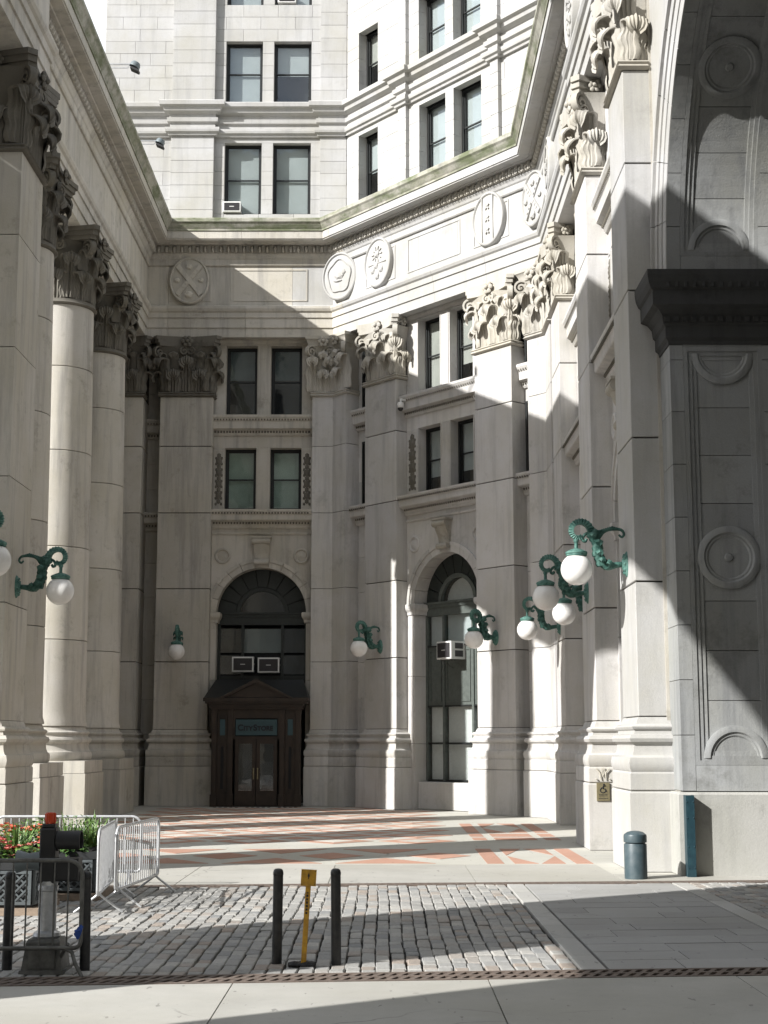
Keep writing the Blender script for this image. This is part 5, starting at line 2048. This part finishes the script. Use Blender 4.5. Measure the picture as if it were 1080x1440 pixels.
# ------------------------------------------------------------------ planters and flowers
def planter(x0, x1, y0, y1, label):
    t = thing('planter', label, 'planter', ((x0 + x1) / 2, (y0 + y1) / 2, 0), 'lattice sided planters')
    b = MB(); b.box(x0, x1, y0, y1, .10, .58)
    part('box', (b, 'box'), t)
    b = MB()
    b.box(x0 - .05, x1 + .05, y0 - .05, y1 + .05, .58, .68)
    part('rim', (b, 'box'), t)
    b = MB(); b.box(x0 + .03, x1 - .03, y0 + .03, y1 - .03, .68, .70)
    part('soil', (b, 'gap'), t)
    b = MB()
    b.box(x0 - .05, x1 + .12, y0 - .12, y1, .0, .09)
    part('plank_base', (b, 'oldwood'), t)
    for T, L in ((Matrix.Translation((x0, y0, 0)), x1 - x0), (Matrix.Translation((x1, y0, 0)) @ Matrix.Rotation(PI / 2, 4, 'Z'), y1 - y0)):
        b = MB()
        for z in (.13, .53): b.box(0, L, -.045, -.01, z, z + .04)
        for x in (0, L - .04): b.box(x, x + .04, -.045, -.01, .17, .53)
        part('lattice_frame', (b, 'lattice'), t, T)
        b = MB()
        s = .12
        x = -.36
        while x < L:
            for dr in (1, -1):
                p = []
                xa, xb = x, x + .36
                za, zb = (.17, .53) if dr > 0 else (.53, .17)
                if xa < 0:
                    za += (zb - za) * (0 - xa) / .36; xa = 0
                if xb > L:
                    zb = za + (zb - za) * (L - xa) / (xb - xa); xb = L
                if xb - xa > .02:
                    y = -.036 if dr > 0 else -.026
                    w = .016
                    b.add([(xa, y, za - w), (xb, y, zb - w), (xb, y, zb + w), (xa, y, za + w), (xa, y + .008, za - w), (xb, y + .008, zb - w), (xb, y + .008, zb + w), (xa, y + .008, za + w)],
                          [(0, 1, 2, 3), (7, 6, 5, 4), (3, 2, 6, 7), (0, 4, 5, 1)])
            x += s
        part('lattice', (b, 'lattice'), t, T, kind='stuff')
planter(-6.2, -4.66, 20.3, 21.5, 'dark planter with diagonal lattice front at left, pink flowers spilling over')
planter(-5.8, -4.22, 22.2, 23.3, 'dark lattice planter next to the bright edge-on barricade')
rp_ = random.Random(11)
def leafquad(b, p, d, l, w, droop=.2):
    """a bent leaf: three segments"""
    d = Vector(d).normalized()
    side = d.cross(Vector((0, 0, 1)))
    side = side.normalized() if side.length > .01 else Vector((1, 0, 0))
    up = side.cross(d)
    q = Vector(p)
    pts = []
    for i, ww in enumerate((.25, 1., .8, .05)):
        c = q + d * l * i / 3 - Vector((0, 0, droop * l * (i / 3) ** 2)) + up * .0
        pts += [tuple(c - side * w * ww / 2), tuple(c + side * w * ww / 2)]
    b.add(pts, [(0, 1, 3, 2), (2, 3, 5, 4), (4, 5, 7, 6)])
def bushy(x, y, label, cat, r=.28, h=.35, nl=110, nf=0, fm='petal', lm='leaf', spiky=False, z=.66):
    x += .13
    r *= 1.18
    h *= 1.22
    nl = int(nl * 1.7)
    nf = int(nf * 1.4)
    t = thing('flowering_plant' if nf else 'leafy_plant', label, cat, (x, y, z), 'plants in the planters')
    b = MB()
    for k in range(nl):
        a = rp_.uniform(0, 2 * PI)
        q = rp_.random() ** .6
        if spiky:
            d = (math.cos(a) * q * .7, math.sin(a) * q * .7, 1)
            leafquad(b, (x + math.cos(a) * r * .3 * q, y + math.sin(a) * r * .3 * q, z), d, h * rp_.uniform(.6, 1.25), .028, rp_.uniform(.1, .8))
            for m in range(2):
                zz = rp_.uniform(.2, 1) * h
                leafquad(b, (x + math.cos(a) * (r * .3 * q + zz * q * .5), y + math.sin(a) * (r * .3 * q + zz * q * .5), z + zz * .8), (rp_.uniform(-1, 1), rp_.uniform(-1, 1), rp_.uniform(-.2, .8)), .09, .025, .3)
        else:
            zz = z + h * (rp_.random() ** .7) * (1 - .5 * q * q)
            d = (math.cos(a) + rp_.uniform(-.5, .5), math.sin(a) + rp_.uniform(-.5, .5), rp_.uniform(-.2, 1))
            leafquad(b, (x + math.cos(a) * r * q, y + math.sin(a) * r * q, zz), d, rp_.uniform(.07, .12), rp_.uniform(.05, .08), .4)
    part('foliage', (b, lm), t, kind='stuff')
    if nf:
        b = MB()
        for k in range(nf):
            a = rp_.uniform(0, 2 * PI)
            q = rp_.random() ** .5
            c = (x + math.cos(a) * r * q * 1.05, y + math.sin(a) * r * q * 1.05, z + h * (1.05 - .5 * q * q) + rp_.uniform(-.05, .03))
            for m in range(5):
                a2 = m * 2 * PI / 5 + rp_.random()
                leafquad(b, c, (math.cos(a2), math.sin(a2) - .3, rp_.uniform(.2, .9)), .055, .055, .1)
        part('flowers', (b, fm), t, kind='stuff')
bushy(-5.45, 20.55, 'pink flowering clump in the middle of the front planter', 'flowers', .30, .25, 150, 55, 'petal')
bushy(-4.98, 20.6, 'low green clump with few pink blooms at the right corner of the front planter', 'flowers', .26, .20, 150, 14, 'petal')
bushy(-5.9, 21.25, 'tall green leafy plant behind the pink flowers, left of the signal', 'plant', .30, .42, 190, 0, lm='leaf')
bushy(-5.25, 21.25, 'tall grassy green plant behind the black signal body', 'plant', .32, .50, 60, 0, spiky=True)
bushy(-4.75, 22.5, 'tall spiky green plant left of the edge-on barricade', 'plant', .30, .52, 80, 0, spiky=True)
bushy(-5.25, 22.5, 'coral red flowering clump right of the signal visor', 'flowers', .28, .28, 120, 45, 'petalr')
bushy(-5.7, 22.6, 'coral flowers mixed with leaves partly behind the signal head', 'flowers', .28, .30, 120, 35, 'petalr')
bushy(-4.55, 23.0, 'arching light green grass at the right end of the rear planter', 'plant', .26, .46, 70, 0, spiky=True)
bushy(-5.4, 23.0, 'leafy green bush at the back of the rear planter', 'plant', .30, .40, 160, 0)
bushy(-4.7, 22.35, 'low dark foliage hanging over the rear planter rim', 'plant', .2, .14, 110, 0, lm='leafd')
